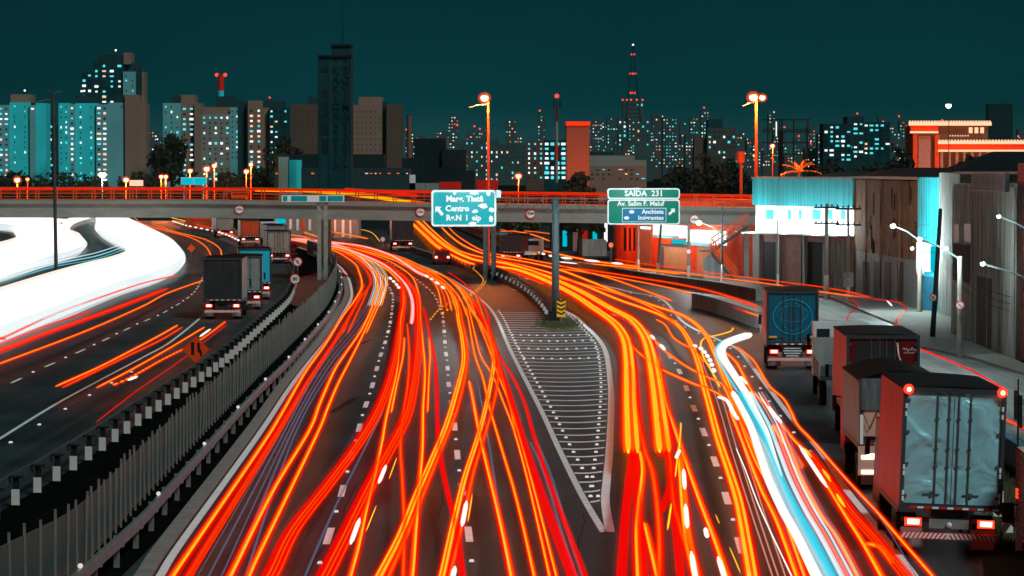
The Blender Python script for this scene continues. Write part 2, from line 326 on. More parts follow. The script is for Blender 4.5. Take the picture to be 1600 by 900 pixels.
# reddish wood-chip ground near the gantry feet
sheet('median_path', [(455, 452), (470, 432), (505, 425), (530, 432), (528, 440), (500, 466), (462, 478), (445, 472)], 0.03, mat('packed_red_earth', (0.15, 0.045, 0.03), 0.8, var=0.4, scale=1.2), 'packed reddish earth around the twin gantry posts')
# local street and pavement on the right
sheet('street', [(985, 427), (1060, 427), (1185, 441), (1340, 458), (1480, 486), (1486, 528), (1600, 585), (1900, 760), (1700, 810), (1560, 690), (1420, 600), (1290, 520), (1180, 462), (1050, 452), (985, 441), (900, 425)], 0.02, M['asphalt_lamp_lit'], 'pale lit side street in front of the concrete buildings')
pv = MB(); pts = [W(x, y) for x, y in [(1040, 425), (1185, 436), (1300, 448), (1345, 461), (1440, 479), (1486, 488), (1486, 524), (1620, 580), (1640, 600), (1520, 562), (1440, 545), (1425, 520), (1300, 468), (1185, 452), (1040, 437)]]
pv.prism([(p.x, p.y) for p in pts][::-1], 0.0, 0.14); struct('pavement', pv, M['kerb'], 'pale concrete pavement along the building fronts')
sheet('verge', [(1545, 700), (1640, 690), (1760, 1000), (1560, 1000), (1530, 860), (1555, 800)], 0.015, M['grass'], 'dark grass verge beside the silver truck')
# kerb
def ribbon(px, off0, off1, z0, z1, mb, px_is_ground=True, zfun=0.0):
    pts = [W(x, y, 0) for x, y in spline(px, 6)]; L_, R_ = [], []
    for i, p in enumerate(pts):
        t = (pts[min(i + 1, len(pts) - 1)] - pts[max(i - 1, 0)]); t.z = 0; t.normalize(); nrm = Vector((t.y, -t.x, 0))
        L_.append(p + nrm * off0); R_.append(p + nrm * off1)
    n = len(pts); vs = []
    for q in (L_, R_):
        for z in (z0, z1): vs += [Vector((p.x, p.y, z)) for p in q]
    f = []
    for i in range(n - 1):
        f += [(i, i + 1, n + i + 1, n + i), (2 * n + i, 3 * n + i, 3 * n + i + 1, 2 * n + i + 1), (n + i, n + i + 1, 3 * n + i + 1, 3 * n + i)]
    f += [(0, n, 3 * n, 2 * n), (n - 1, 3 * n - 1, 4 * n - 1, 2 * n - 1)]
    mb.add(vs, f)
def line(px, wd, m, label, z=0.012):
    pts = [W(x, y, z) for x, y in spline(px, 8)]; L_, R_ = [], []
    for i, p in enumerate(pts):
        t = (pts[min(i + 1, len(pts) - 1)] - pts[max(i - 1, 0)]); t.z = 0; t.normalize(); nrm = Vector((t.y, -t.x, 0)) * wd / 2
        L_.append(p - nrm); R_.append(p + nrm)
    s = MB(); s.strip(R_, L_); return struct('road_marking', s, m, label)
k = MB(); ribbon([(a - 14 * (b - 265) / 600, b) for a, b in EDGE[:-2]], -0.35, 0.05, 0.0, 0.10, k); struct('kerb', k, M['kerb'], 'low concrete kerb left of the bright edge line')
line(EDGE, 0.22, M['paint'], 'solid white edge line curving along the left side of the main carriageway')
GORE_L = [(630, 405), (672, 420), (712, 440), (750, 467), (774, 494), (800, 552), (845, 640), (875, 705), (910, 775), (943, 831)]
GORE_R = [(800, 452), (837, 462), (862, 477), (895, 492), (912, 507), (935, 530), (947, 552), (953, 590), (955, 630), (952, 705), (948, 750), (946, 785), (953, 831)]
line(GORE_L, 0.20, M['paint_worn'], 'left border line of the striped splitter area')
line(GORE_R, 0.26, M['paint'], 'right border line of the striped splitter area')
RLINE = [(940, 445), (984, 456), (1035, 468), (1070, 505), (1125, 532), (1155, 547), (1175, 572), (1200, 605), (1242, 660), (1282, 705), (1320, 762), (1360, 812), (1425, 895), (1460, 945)]
line(RLINE, 0.22, M['paint'], 'solid white line between the right roadway and the queue of trucks')
line([(-40, 709), (0, 685), (95, 627), (220, 560), (268, 533), (330, 480), (352, 440), (355, 415), (345, 395)], 0.16, M['paint_worn'], 'faint worn edge line beside the left guardrail')
def dashes(px, centers_len, wd, m, label):
    s = MB()
    for (x, y, dl) in centers_len:
        pass
# lane dashes: walk in metres along each lane line
def lane(px, period, length, wd, label, phase=0, dmax=330):
    pts = [W(x, y, 0.012) for x, y in spline(px, 12)]; s = MB(); acc = phase; mids = []; seg = None; cur = []
    fine = []
    for a, b in zip(pts, pts[1:]):
        n = max(1, int((b - a).length / 0.25))
        for i in range(n): fine.append(a.lerp(b, i / n))
    for a, b in zip(fine, fine[1:]):
        d = (b - a).length; acc += d; ph = acc % period
        if ph < length: cur.append(a)
        else:
            if len(cur) > 2: 
                L_, R_ = [], []
                for i, p in enumerate(cur):
                    t = (cur[min(i + 1, len(cur) - 1)] - cur[max(i - 1, 0)]).normalized(); nrm = Vector((t.y, -t.x, 0)) * wd / 2
                    L_.append(p - nrm); R_.append(p + nrm)
                s.strip(R_, L_)
            cur = []
            if abs(ph - (length + (period - length) / 2)) < d / 2 + 0.001: mids.append(a.copy())
    struct('road_marking', s, m_paint, label); return mids
m_paint = M['paint']
mids = []
LANE1 = [(484, 915), (497, 888), (523, 808), (541, 744), (556, 689), (567, 647), (579, 612), (586, 586), (592, 564), (598, 545), (603, 531), (610, 503), (614, 468), (611, 455), (603, 440), (585, 420), (560, 405), (530, 394)]
LANE2 = [(739, 915), (738, 890), (730, 815), (719, 747), (713, 694), (709, 652), (703, 616), (700, 589), (699, 567), (696, 547), (695, 531), (693, 504), (690, 485), (684, 472), (675, 457), (655, 440), (630, 422), (600, 408)]
LANE3 = [(1180, 920), (1170, 895), (1149, 825), (1128, 754), (1112, 707), (1094, 662), (1082, 632), (1071, 602), (1060, 577), (1045, 555), (1020, 530), (985, 505), (940, 483), (880, 455), (800, 428), (740, 405), (690, 380), (660, 350)]
LANE4 = [(-30, 620), (10, 602), (60, 578), (105, 558), (147, 539), (178, 524), (207, 510), (232, 499), (253, 490), (300, 460), (318, 430)]
mids += lane(LANE1, 12, 4, 0.20, 'left dashed lane line of the main carriageway', 3.5)
mids += lane(LANE2, 12, 4, 0.20, 'right dashed lane line of the main carriageway', 3.0)
mids += lane(LANE3, 12, 4, 0.22, 'dashed lane line of the right roadway', 5.0)
mids += lane(LANE4, 12, 4, 0.16, 'dashed lane line of the opposite carriageway', 3)
# hatching
hs = MB()
def xat(px, D):
    q = [W(x, y) for x, y in spline(px, 10)]
    best = None
    for a, b in zip(q, q[1:]):
        if (a.y - D) * (b.y - D) <= 0 and abs(a.y - b.y) > 1e-6: return a.x + (b.x - a.x) * (D - a.y) / (b.y - a.y)
    return min(q, key=lambda p: abs(p.y - D)).x
D = 94.0; studs_g = []
row = 0
while D < 222:
    xl, xr = xat(GORE_L, D) + 0.12, xat(GORE_R, D) - 0.15
    if xr - xl > 0.3:
        pts = [Vector((xl + (xr - xl) * t, D - 1.1 * math.sin(math.pi * t) * min(1, (xr - xl) / 4) + 0.5 * t, 0.012)) for t in [i / 10 for i in range(11)]]
        hs.strip([p + Vector((0, 0.21, 0)) for p in pts], [p - Vector((0, 0.21, 0)) for p in pts])
        studs_g += [Vector((xl + 0.28, D + 1.5, 0)), Vector((xr - 0.25, D + 1.5, 0))]
    D += 3.0; row += 1
struct('road_marking', hs, M['paint'], 'rows of thin white stripes hatching the splitter area')
for yy in (524, 533, 545, 560):
    Dr = 49000 / (yy - 265); xl, xr = xat(GORE_L, Dr) + 0.5, xat(GORE_R, Dr) - 0.5; n = int((xr - xl) / 0.42)
    for i in range(n): 
        studs_g.append(Vector((xl + (xr - xl) * i / (n - 1), Dr - 0.9 * math.sin(math.pi * i / (n - 1)), 1)))
def stud_proto(w_, name, label, group, m):
    s = MB(); s.prism([(-w_, -0.10), (w_, -0.10), (w_, 0.10), (-w_, 0.10)], 0.0, 0.05)
    s.v[4] += Vector((0.02, 0.04, 0)); s.v[5] += Vector((-0.02, 0.04, 0)); s.v[6] += Vector((-0.02, -0.04, 0)); s.v[7] += Vector((0.02, -0.04, 0))
    o = link_mesh(name, s, m); return tag(o, label, 'road stud', group)
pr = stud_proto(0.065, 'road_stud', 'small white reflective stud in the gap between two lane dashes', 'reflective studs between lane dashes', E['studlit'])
for i, p in enumerate(mids):
    o = pr if i == 0 else pr.copy()
    if i: COL.objects.link(o)
    o.location = (p.x, p.y, 0.015)
pr2 = stud_proto(0.065, 'road_stud', 'white reflective stud at the border of the striped splitter area', 'studs along the splitter borders', E['studlit'])
pr3 = stud_proto(0.065, 'road_stud', 'pale block stud in a row crossing the striped splitter area', 'studs in rows across the splitter area', E['studlit'])
f2 = f3 = True
for p in studs_g:
    src, first = (pr3, f3) if p.z > 0.5 else (pr2, f2)
    o = src if first else src.copy()
    if first:
        if p.z > 0.5: f3 = False
        else: f2 = False
    else: COL.objects.link(o)
    o.location = (p.x, p.y, 0.017)
def along(px, step, off=0, d0=0, dmax=1e9):
    pts = [W(x, y) for x, y in spline(px, 10)]; out = []; acc = 0; nxt = d0
    for a, b in zip(pts, pts[1:]):
        l = (b - a).length
        while acc + l >= nxt:
            p = a.lerp(b, (nxt - acc) / l); t = (b - a).normalized(); out.append((p + Vector((t.y, -t.x, 0)) * off, math.atan2(t.y, t.x))); nxt += step
        acc += l
    return out
pr4 = None
for line_px, off, lbl, st in ((EDGE[1:], -0.45, 'round white stud outside the left edge line', 8.0), (GORE_L[:5], 0.25, 'white stud beside the border line before the splitter', 8.0), (RLINE[1:11], 0.4, 'white stud outside the right solid line', 8.0), ([(0, 700), (95, 642), (220, 572)], 0.1, 'white stud beside the worn edge line on the left', 8.0)):
    first = True
    for p, a in along(line_px, st, off, 2):
        if p.y > 330: break
        if first: pr4 = stud_proto(0.065, 'road_stud', lbl, lbl.replace('stud', 'studs', 1), E['studlit']); o = pr4; first = False
        else: o = pr4.copy(); COL.objects.link(o)
        o.location = (p.x, p.y, 0.015)
# dark patches and skid marks
for i, (cx, cy, wd, ln) in enumerate(((533, 634, 0.18, 9), (541, 632, 0.18, 9), (566, 536, 0.15, 5), (572, 534, 0.15, 5))):
    s = MB(); p = W(cx, cy, 0.008); s.box((p.x, p.y, 0.005), (wd, ln, 0.004), rz=R(-4)); struct('skid_mark', s, M['rubber'], 'dark rubber skid mark on the left lane')
for n_, (x0, x1, y0, y1, c) in enumerate(((560, 700, 745, 800, 0.8), (640, 700, 560, 585, 1.3), (985, 1040, 530, 560, 1.2), (810, 960, 700, 900, 0.85), (735, 850, 770, 900, 1.15), (960, 990, 620, 740, 0.8), (1160, 1200, 550, 620, 1.25))):
    sheet('road_patch', [(x0, y1), (x1, y1), (x1 - 6, y0), (x0 + 6, y0)], 0.003 + 0.0012 * n_, asphalt('asphalt_patch', tuple(c * v for v in (0.020, 0.029, 0.031))), 'rectangular asphalt repair patch at %s' % ('the roadside' if x0 > 1100 else 'mid carriageway'))

random.seed(31)
for i, (cx, cy, ln, pl) in enumerate(((530, 800, 22, 'left lane of the main carriageway'), (690, 760, 18, 'middle lane of the main carriageway'), (900, 850, 14, 'tip of the splitter'), (1110, 830, 20, 'lane beside the dashed line of the right roadway'), (1020, 560, 26, 'right roadway bend'), (60, 660, 22, 'opposite carriageway'), (820, 880, 10, 'strip left of the splitter tip'))):
    c_ = W(cx, cy); q_ = [Vector((c_.x + random.uniform(-.03, .03) + .02 * k + .1 * math.sin(k * .45 + i), c_.y - ln / 2 + ln * k / 14, 0.0105)) for k in range(15)]; s = MB(); s.strip([p + Vector((.014, 0, 0)) for p in q_], [p - Vector((.014, 0, 0)) for p in q_])
    c2 = MB(); 
    struct('road_crack', s, M['rubber'], 'thin tar sealed crack running along the ' + pl)
# ------------------------------------------------------------------ guardrails, fence, barriers
def rail_profile(px, z, mb, off=0.0, h=0.30, th=0.06):
    ribbon(px, off - th / 2, off + th / 2, z - h / 2, z + h / 2, mb)
t = thing('guardrail', 'dark guardrail with square white reflector plates along the median left side', 'guardrail')
r_ = MB(); rail_profile(GL, 0.78, r_, 0, 0.26, 0.10); part('rail', r_, M['steel_dark'], t)
pm = MB(); pm.box((0, 0, 0.45), (0.16, 0.20, 0.9)); pm.box((0, 0, 0.88), (0.40, 0.34, 0.05))
fm = MB(); fm.box((0.0, -0.14, 0.30), (0.24, 0.02, 0.46))
p0 = None
for i, (p, a) in enumerate(along(GL, 3.6, 0.25, 2)):
    if i >= 95: break
    if p0 is None: p0 = part('post', pm, M['black'], t); p0.location = p; q0 = part('reflector_plate', fm, M['reflector'], t); q0.location = p
    else: copy_part(p0, t, p); copy_part(q0, t, p)
FENCE = [(-60, 1005), (40, 948), (122, 895), (210, 797), (300, 697), (400, 592), (445, 547), (500, 490), (518, 462), (525, 440), (520, 424), (505, 408), (480, 397)]
t = thing('noise_fence', 'tall grey slatted panel fence with protruding posts down the median', 'fence')
r_ = MB(); ribbon(FENCE, -0.03, 0.03, 0.12, 1.62, r_); part('panel', r_, M['fence'], t)
pm = MB(); pm.box((0, 0, 0.90), (0.055, 0.06, 1.76))
p0 = None; rest = MB()
for i, (p, a) in enumerate(along(FENCE, 1.45, 0.06, 1)):
    h_ = 1 + random.uniform(-.03, .09)
    if i < 98:
        if p0 is None: p0 = part('post', pm, M['post'], t); p0.location = p
        else: copy_part(p0, t, p, (random.uniform(-.02, .02), random.uniform(-.03, .03), 0), (1, 1, h_))
    else: rest.box((p.x, p.y, 0.90 * h_), (0.055, 0.06, 1.76 * h_))
if rest.v: o = part('post', rest, M['post'], t); o['kind'] = 'stuff'
MG = [(60, 1010), (135, 940), (215, 862), (258, 812), (318, 740), (395, 648), (450, 590), (488, 543), (514, 510), (530, 478), (534, 458), (530, 438), (515, 420), (490, 404)]
t = thing('guardrail', 'steel guardrail with round reflectors between fence and main carriageway', 'guardrail')
r_ = MB(); rail_profile(MG, 0.62, r_, 0, 0.13, 0.09); rail_profile(MG, 0.80, r_, 0.0, 0.13, 0.09); rail_profile(MG, 0.71, r_, 0.03, 0.08, 0.03); part('rail', r_, M['steel'], t)
pm = MB(); pm.box((0, 0, 0.40), (0.14, 0.12, 0.80)); pm.box((0.1, 0, 0.62), (0.16, 0.3, 0.2))
fm = MB(); fm.tube([(0, -0.12, 0.93), (0, -0.09, 0.93)], 0.06, 10)
p0 = None
for i, (p, a) in enumerate(along(MG, 4, -0.12, 1)):
    if i >= 70: break
    if p0 is None: p0 = part('post', pm, M['steel'], t); p0.location = p
    else: copy_part(p0, t, p)
p0 = None
for i, (p, a) in enumerate(along(MG, 16, 0, 6)):
    if i >= 20: break
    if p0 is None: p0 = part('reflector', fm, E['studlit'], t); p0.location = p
    else: copy_part(p0, t, p)
# wedge barrier in the split
WB = [(690, 402), (740, 425), (765, 432), (800, 446), (835, 468), (858, 492), (866, 505)]
t = thing('concrete_barrier', 'dark concrete barrier with white chevron blocks in the road split', 'barrier')
r_ = MB(); ribbon(WB, -0.35, 0.35, 0.0, 0.75, r_); ribbon(WB, -0.15, 0.15, 0.75, 1.0, r_); part('wall', r_, M['black'], t)
fm = MB(); fm.box((0, 0, 0.6), (0.25, 0.05, 0.28), ry=0.4)
p0 = None
for i, (p, a) in enumerate(along(WB, 5.0, 0.42, 2)):
    if p0 is None: p0 = part('reflector', fm, M['white'], t); p0.location = p
    else: copy_part(p0, t, p)
sheet('grass_tuft_ground', [(845, 512), (850, 503), (868, 497), (885, 503), (903, 512), (890, 517), (860, 517)], 0.03, mat('dry_grass', (0.12, 0.10, 0.05), 0.95, var=0.6, scale=3), 'dry grass patch at the foot of the sign column')
CB = [(628, 388), (680, 405), (740, 423), (765, 430)]
t = thing('low_barrier', 'low dark kerb barrier behind the small car near the road split', 'barrier'); r_ = MB(); ribbon(CB, -0.2, 0.2, 0, 0.6, r_); part('wall', r_, M['conc_dark'], t)
SB = [(650, 341), (690, 362), (730, 385), (760, 400), (800, 408), (850, 415)]
t = thing('retaining_wall', 'grey slotted retaining wall curving behind the twin posts', 'wall'); r_ = MB(); ribbon([(690, 345), (730, 362), (765, 378), (800, 395)], -0.2, 0.2, 0, 1.6, r_); part('wall', r_, M['conc_dark'], t)
pm = MB(); pm.box((0, -0.25, 0.9), (0.18, 0.12, 0.5)); p0 = None
for i, (p, a) in enumerate(along([(690, 345), (730, 362), (765, 378), (800, 395)], 6, 0.22, 2)):
    if p0 is None: p0 = part('panel', pm, M['post'], t); p0.location = p
    else: copy_part(p0, t, p)
RB = [(880, 420), (985, 438), (1050, 448), (1120, 458), (1186, 470)]
t = thing('concrete_barrier', 'long dark concrete barrier between right roadway and side street', 'barrier'); r_ = MB(); ribbon(RB, -0.25, 0.25, 0, 0.9, r_); part('wall', r_, M['conc_dark'], t)
RB2 = [(1085, 480), (1130, 492), (1185, 512)]
t = thing('block_wall', 'low grey block wall behind the white glare left of the blue truck', 'wall'); r_ = MB(); ribbon(RB2, -0.2, 0.2, 0, 1.0, r_); part('wall', r_, M['conc_grey'], t)
t = thing('concrete_barrier', 'teal lit concrete parapet right of the truck queue', 'barrier'); r_ = MB(); ribbon([(1455, 650), (1540, 705), (1640, 775), (1700, 830)], -0.15, 0.15, 0, 1.0, r_); part('wall', r_, M['blue_paint'], t)
t = thing('guardrail', 'rusty guardrail with white markers at right beside the silver truck', 'guardrail'); r_ = MB(); rail_profile([(1545, 810), (1575, 840), (1620, 890), (1660, 940)], 0.6, r_); part('rail', r_, M['t_maroon'], t)
pm = MB(); pm.box((0, 0, 0.55), (0.28, 0.05, 0.7)); p0 = None
for i, (p, a) in enumerate(along([(1558, 815), (1575, 845), (1600, 880), (1630, 940)], 4, 0.0, 0.5)):
    if p0 is None: p0 = part('marker_plate', pm, M['white'], t); p0.location = p
    else: copy_part(p0, t, p)

# ------------------------------------------------------------------ overpass
BD = 286.0
def bx(px): return (px - 800) * BD / F
def zb(px): return 5.5 - 0.7 * max(0, (px - 300)) / 900.0     # underside height along the bridge
t = thing('overpass', 'long concrete road bridge spanning all carriageways', 'bridge', (0, BD, 0))
xs = [-160, 0, 150, 300, 450, 600, 750, 900, 1050, 1186]
gm = MB(); gr_ = MB(); lm = MB(); dm = MB()
for a, b in zip(xs, xs[1:]):
    za, zb_ = zb(a), zb(b); A, B = bx(a), bx(b)
    for mb, y0, y1, h0, h1 in ((gm, 0.3, 0.9, 0, 1.25), (gr_, 8.1, 8.7, 0, 1.25), (dm, 0.9, 8.1, 0.9, 1.2), (lm, 0.0, 9.0, 1.25, 1.55)):
        vs = [(x, y, z + h) for h in (h0, h1) for y in (y0, y1) for x, z in ((A, za), (B, zb_))]
        mb.add(vs, [(0, 2, 3, 1), (4, 5, 7, 6), (0, 1, 5, 4), (2, 6, 7, 3), (0, 4, 6, 2), (1, 3, 7, 5)])
part('girder', gm, M['girder'], t); part('girder', gr_, M['girder'], t); part('deck', lm, M['girder'], t); part('soffit', dm, M['conc_dark'], t)
for px in (499, 509, 758, 771, 1172):
    pm = MB(); pm.box((bx(px), 4.6, zb(px) / 2), (0.45, 0.9, zb(px) - 0.02)); part('pier', pm, M['girder'], t)
# bridge railing
t = thing('bridge_railing', 'long orange red tubular railing on the front edge of the overpass', 'railing', (0, BD + 0.15, 0))
rl = MB()
for hh, rr in ((1.15, 0.055), (0.85, 0.03), (0.6, 0.03), (0.35, 0.03), (0.12, 0.04)):
    rl.tube([(bx(a), 0, zb(a) + 1.55 + hh) for a in xs], rr, 6)
part('rail', rl, M['rail_red'], t)
pm = MB(); pm.box((0, 0, 0.58), (0.09, 0.10, 1.16)); p0 = None
px = -150
while px < 1186:
    for dpx in (0, 4.5):
        loc = (bx(px + dpx), 0, zb(px) + 1.55)
        if p0 is None: p0 = part('post', pm, M['rail_red'], t); p0.location = loc
        else: copy_part(p0, t, loc)
    px += 29.4
t = thing('bridge_railing', 'orange red railing on the rear edge of the overpass', 'railing', (0, BD + 8.9, 0))
rl = MB()
for hh in (1.1, 0.6): rl.tube([(bx(a), 0, zb(a) + 1.55 + hh) for a in xs], 0.05, 6)
part('rail', rl, M['rail_red'], t)

def text_mb(txt, size, off=(0, 0, 0), align='CENTER', ext=0.008, bold=0.0):
    cu = bpy.data.curves.new('lettering', 'FONT'); cu.body = txt; cu.size = size; cu.align_x = align; cu.align_y = 'CENTER'; cu.extrude = ext; cu.offset = bold; cu.resolution_u = 2
    o = bpy.data.objects.new('tmp', cu); me = bpy.data.meshes.new_from_object(o)
    s = MB(); s.add([Vector((v.co.x + off[0], off[1] - v.co.z, v.co.y + off[2])) for v in me.vertices], [tuple(p.vertices) for p in me.polygons])
    bpy.data.objects.remove(o); bpy.data.curves.remove(cu); bpy.data.meshes.remove(me); return s
def disc(mb, c, r, y0, y1, n=24):
    mb.plate([(c[0] + r * math.cos(2 * math.pi * k / n), c[1] + r * math.sin(2 * math.pi * k / n)) for k in range(n)], y0, y1)
def round_sign(loc, r, txt, label, pole=0, group=None, slash=False, rz=0):
    t = thing('round_sign', label, 'road sign', loc, rz, group)
    a = MB(); disc(a, (0, 0), r, 0.0, 0.03); part('rim', a, M['sign_red'], t)
    a = MB(); disc(a, (0, 0), r * 0.78, -0.006, 0.0); part('face', a, M['sign_white'], t)
    if txt: part('lettering', text_mb(txt, r * (0.95 if len(txt) < 3 else 0.6), (0, -0.012, 0), ext=0.004, bold=0.01), M['sign_ink'], t)
    if slash: a = MB(); a.box((0, -0.018, 0), (r * 1.5, 0.006, r * 0.16), ry=R(45)); part('slash', a, M['sign_red'], t)
    if pole: a = MB(); a.tube([(0, 0.06, -pole), (0, 0.06, r * 0.5)], 0.04, 6); part('pole', a, M['steel'], t)
    return t
for px, py, rr, lb in ((374, 327, 0.44, 'round clearance sign on the girder left of the twin posts'), (657, 331, 0.44, 'round clearance sign on the girder left of the big teal sign'), (829, 334, 0.46, 'round clearance sign on the girder between the two big signs'), (1085, 343, 0.46, 'round clearance sign on the girder right of the exit sign')):
    p = P(px, py, BD + 0.2); round_sign((p.x, p.y, p.z), rr, '5,0m', lb)
t = thing('warning_panel', 'orange board hung on the bridge railing above the round sign', 'sign', P(375, 303, BD))
a = MB(); a.box((0, 0, 0), (1.6, 0.05, 0.8)); part('board', a, M['sign_orange'], t); a = MB(); a.box((0, -0.035, 0), (1.3, 0.01, 0.1)); a.box((0, -0.035, 0.2), (1.3, 0.01, 0.05)); part('stripe', a, M['t_maroon'], t)
# staircase from the bridge
t = thing('staircase', 'orange red steel stair descending from the right end of the overpass', 'staircase', (0, BD - 4, 0))
st = MB(); sr = MB()
pa, pb, pc = (1165, 340), (1112, 388), (1150, 428)
def q(p): v = P(p[0], p[1], BD - 4); return Vector((v.x, 0, v.z))
A, B, C_ = q((1170, 352)), q((1112, 392)), q((1152, 440))
for s0, s1, yy in ((A, B, 1.6), (B, C_, 0.0)):
    n = 14
    for i in range(n):
        p = s0.lerp(s1, (i + 0.5) / n); st.box((p.x, yy + 0.6, p.z), (abs(s1.x - s0.x) / n + 0.05, 1.2, 0.06))
    st.tube([s0 + Vector((0, yy, -0.15)), s1 + Vector((0, yy, -0.15))], 0.12, 4)
    for dz in (1.05, 0.5): sr.tube([s0 + Vector((0, yy, dz)), s1 + Vector((0, yy, dz))], 0.05, 5)
    for i in range(15):
        p = s0.lerp(s1, i / 14); sr.box((p.x, yy, p.z + 0.5), (0.05, 0.05, 1.05))
st.box((B.x - 0.4, 1.2, B.z - 0.05), (1.2, 2.6, 0.1))
part('steps', st, M['steel_dark'], t); part('handrail', sr, M['rail_red'], t)
a = MB(); v = q((1104, 400)); a.plate([(q((1100, 440)).x, 0), (q((1100, 405)).x, q((1100, 405)).z), (q((1110, 398)).x, q((1110, 398)).z), (q((1150, 440)).x, 0)], 0.9, 1.3); part('side_wall', a, M['conc_grey'], t)

# ------------------------------------------------------------------ big sign gantry
GD = 204.0
def gp(px, py, y=0): v = P(px, py, GD); return Vector((v.x, y, v.z))
base = gp(868, 505)
t = thing('sign_gantry', 'thick blue grey column carrying a lattice arm across the road', 'sign gantry', (0, GD, 0))
a = MB(); a.tube([(base.x, 0.35, 0), (base.x, 0.35, gp(868, 309).z)], 0.245, 20, 0.225); part('column', a, M['column'], t, True)
a = MB(); a.tube([(base.x, 0.35, 0), (base.x, 0.35, 0.12)], 0.42, 16); part('base_plate', a, M['steel'], t)
tr = MB(); z0, z1 = gp(800, 333).z, gp(800, 311).z
xa, xb = gp(690, 320).x, gp(1050, 320).x
for zz in (z0, z1):
    for yy in (0.15, 0.55): tr.box(((xa + xb) / 2, yy, zz), (xb - xa, 0.06, 0.06))
n = 16
for i in range(n + 1):
    x = xa + (xb - xa) * i / n; tr.box((x, 0.15, (z0 + z1) / 2), (0.04, 0.04, z1 - z0))
    if i < n:
        x2 = xa + (xb - xa) * (i + 1) / n; lo, hi = (z0, z1) if i < n // 2 else (z1, z0)
        tr.tube([(x, 0.15, lo), (x2, 0.15, hi)], 0.022, 4)
part('lattice_arm', tr, M['steel_dark'], t)
def rrect(x0, x1, z0, z1, r, n=5):
    out = []
    for cx, cz, a0 in ((x1 - r, z1 - r, 0), (x0 + r, z1 - r, 90), (x0 + r, z0 + r, 180), (x1 - r, z0 + r, 270)):
        for i in range(n + 1): q_ = R(a0 + 90 * i / n); out.append((cx + r * math.cos(q_), cz + r * math.sin(q_)))
    return out
def rect_of(px0, py0, px1, py1, D): a = P(px0, py1, D); b = P(px1, py0, D); return a.x, b.x, a.z, b.z
def sign_board(t, px0, py0, px1, py1, m, D, bw=0.09, r=0.18, y=0.0):
    x0, x1, z0, z1 = rect_of(px0, py0, px1, py1, D)
    a = MB(); a.plate(rrect(x0, x1, z0, z1, r), y - 0.02, y + 0.04); part('border', a, M['sign_white'], t)
    a = MB(); a.plate(rrect(x0 + bw, x1 - bw, z0 + bw, z1 - bw, r * 0.8), y - 0.028, y - 0.02); part('board', a, m, t)
t = thing('exit_sign', 'green exit sign with small number plate above, right of the column', 'road sign', (0, GD - 0.1, 0))
sign_board(t, 949, 294, 1062.5, 311, M['sign_green'], GD - 0.1); sign_board(t, 949, 311.6, 1062.5, 351, M['sign_green'], GD - 0.1)
x0, x1, z0, z1 = rect_of(972, 325, 1041, 347, GD - 0.1)
a = MB(); a.plate(rrect(x0, x1, z0, z1, 0.04), -0.036, -0.028); part('inset_border', a, M['sign_white'], t)
a = MB(); a.plate(rrect(x0 + .03, x1 - .03, z0 + .03, z1 - .03, 0.04), -0.042, -0.036); part('inset_panel', a, M['sign_blue'], t)
def wr(t, txt, px, py, hpx, D, al='CENTER', y=-0.05, m=None, b=0.012):
    v = P(px, py, D); part('lettering', text_mb(txt, hpx * D / F, (v.x, y, v.z), al, 0.006, b), m or M['sign_white'], t)
gd = GD - 0.1
wr(t, 'SAÍDA  231', 1006, 302.5, 12.5, gd); wr(t, 'Av. Salim F. Maluf', 1001, 318.3, 10.2, gd)
wr(t, 'Anchieta', 1037, 331, 9.6, gd, 'RIGHT', -0.06); wr(t, 'Imigrantes', 1037, 340.5, 9.6, gd, 'RIGHT', -0.06)
a = MB()
for cx, cy in ((987, 331), (979, 340.5)):
    v = P(cx, cy, gd); a.plate([(v.x + 0.19 * math.cos(R(90 + 72 * k)), v.z + 0.13 * math.sin(R(90 + 72 * k))) for k in range(5)], -0.06, -0.043)
part('shield', a, M['sign_white'], t)
v = P(1050, 330.5, gd); a = MB()
def arrow(cx, cz, s, ang):
    pts = [(0, 1), (0.75, 0.2), (0.28, 0.2), (0.28, -1), (-0.28, -1), (-0.28, 0.2), (-0.75, 0.2)]; c, s_ = math.cos(ang), math.sin(ang)
    return [(cx + s * (x * c - z * s_), cz + s * (x * s_ + z * c)) for x, z in pts][::-1]
a.plate(arrow(v.x, v.z, 0.27, R(-45)), -0.05, -0.03); part('arrow', a, M['sign_white'], t)
t = thing('direction_sign', 'big bright teal direction sign left of the column', 'road sign', (0, GD - 0.1, 0))
sign_board(t, 674, 297, 775.5, 354, M['sign_teal'], gd, 0.13, 0.2)
wr(t, 'Marg. Tietê', 726, 311, 12.5, gd, b=0.02); wr(t, 'Centro', 696, 326, 12.5, gd, 'LEFT', b=0.02); wr(t, 'Rg.N  l  eip', 697, 340.5, 12, gd, 'LEFT', b=0.02)
v = P(686, 329, gd); a = MB(); a.plate(arrow(v.x, v.z, 0.36, R(40)), -0.05, -0.03); part('arrow', a, M['sign_white'], t)
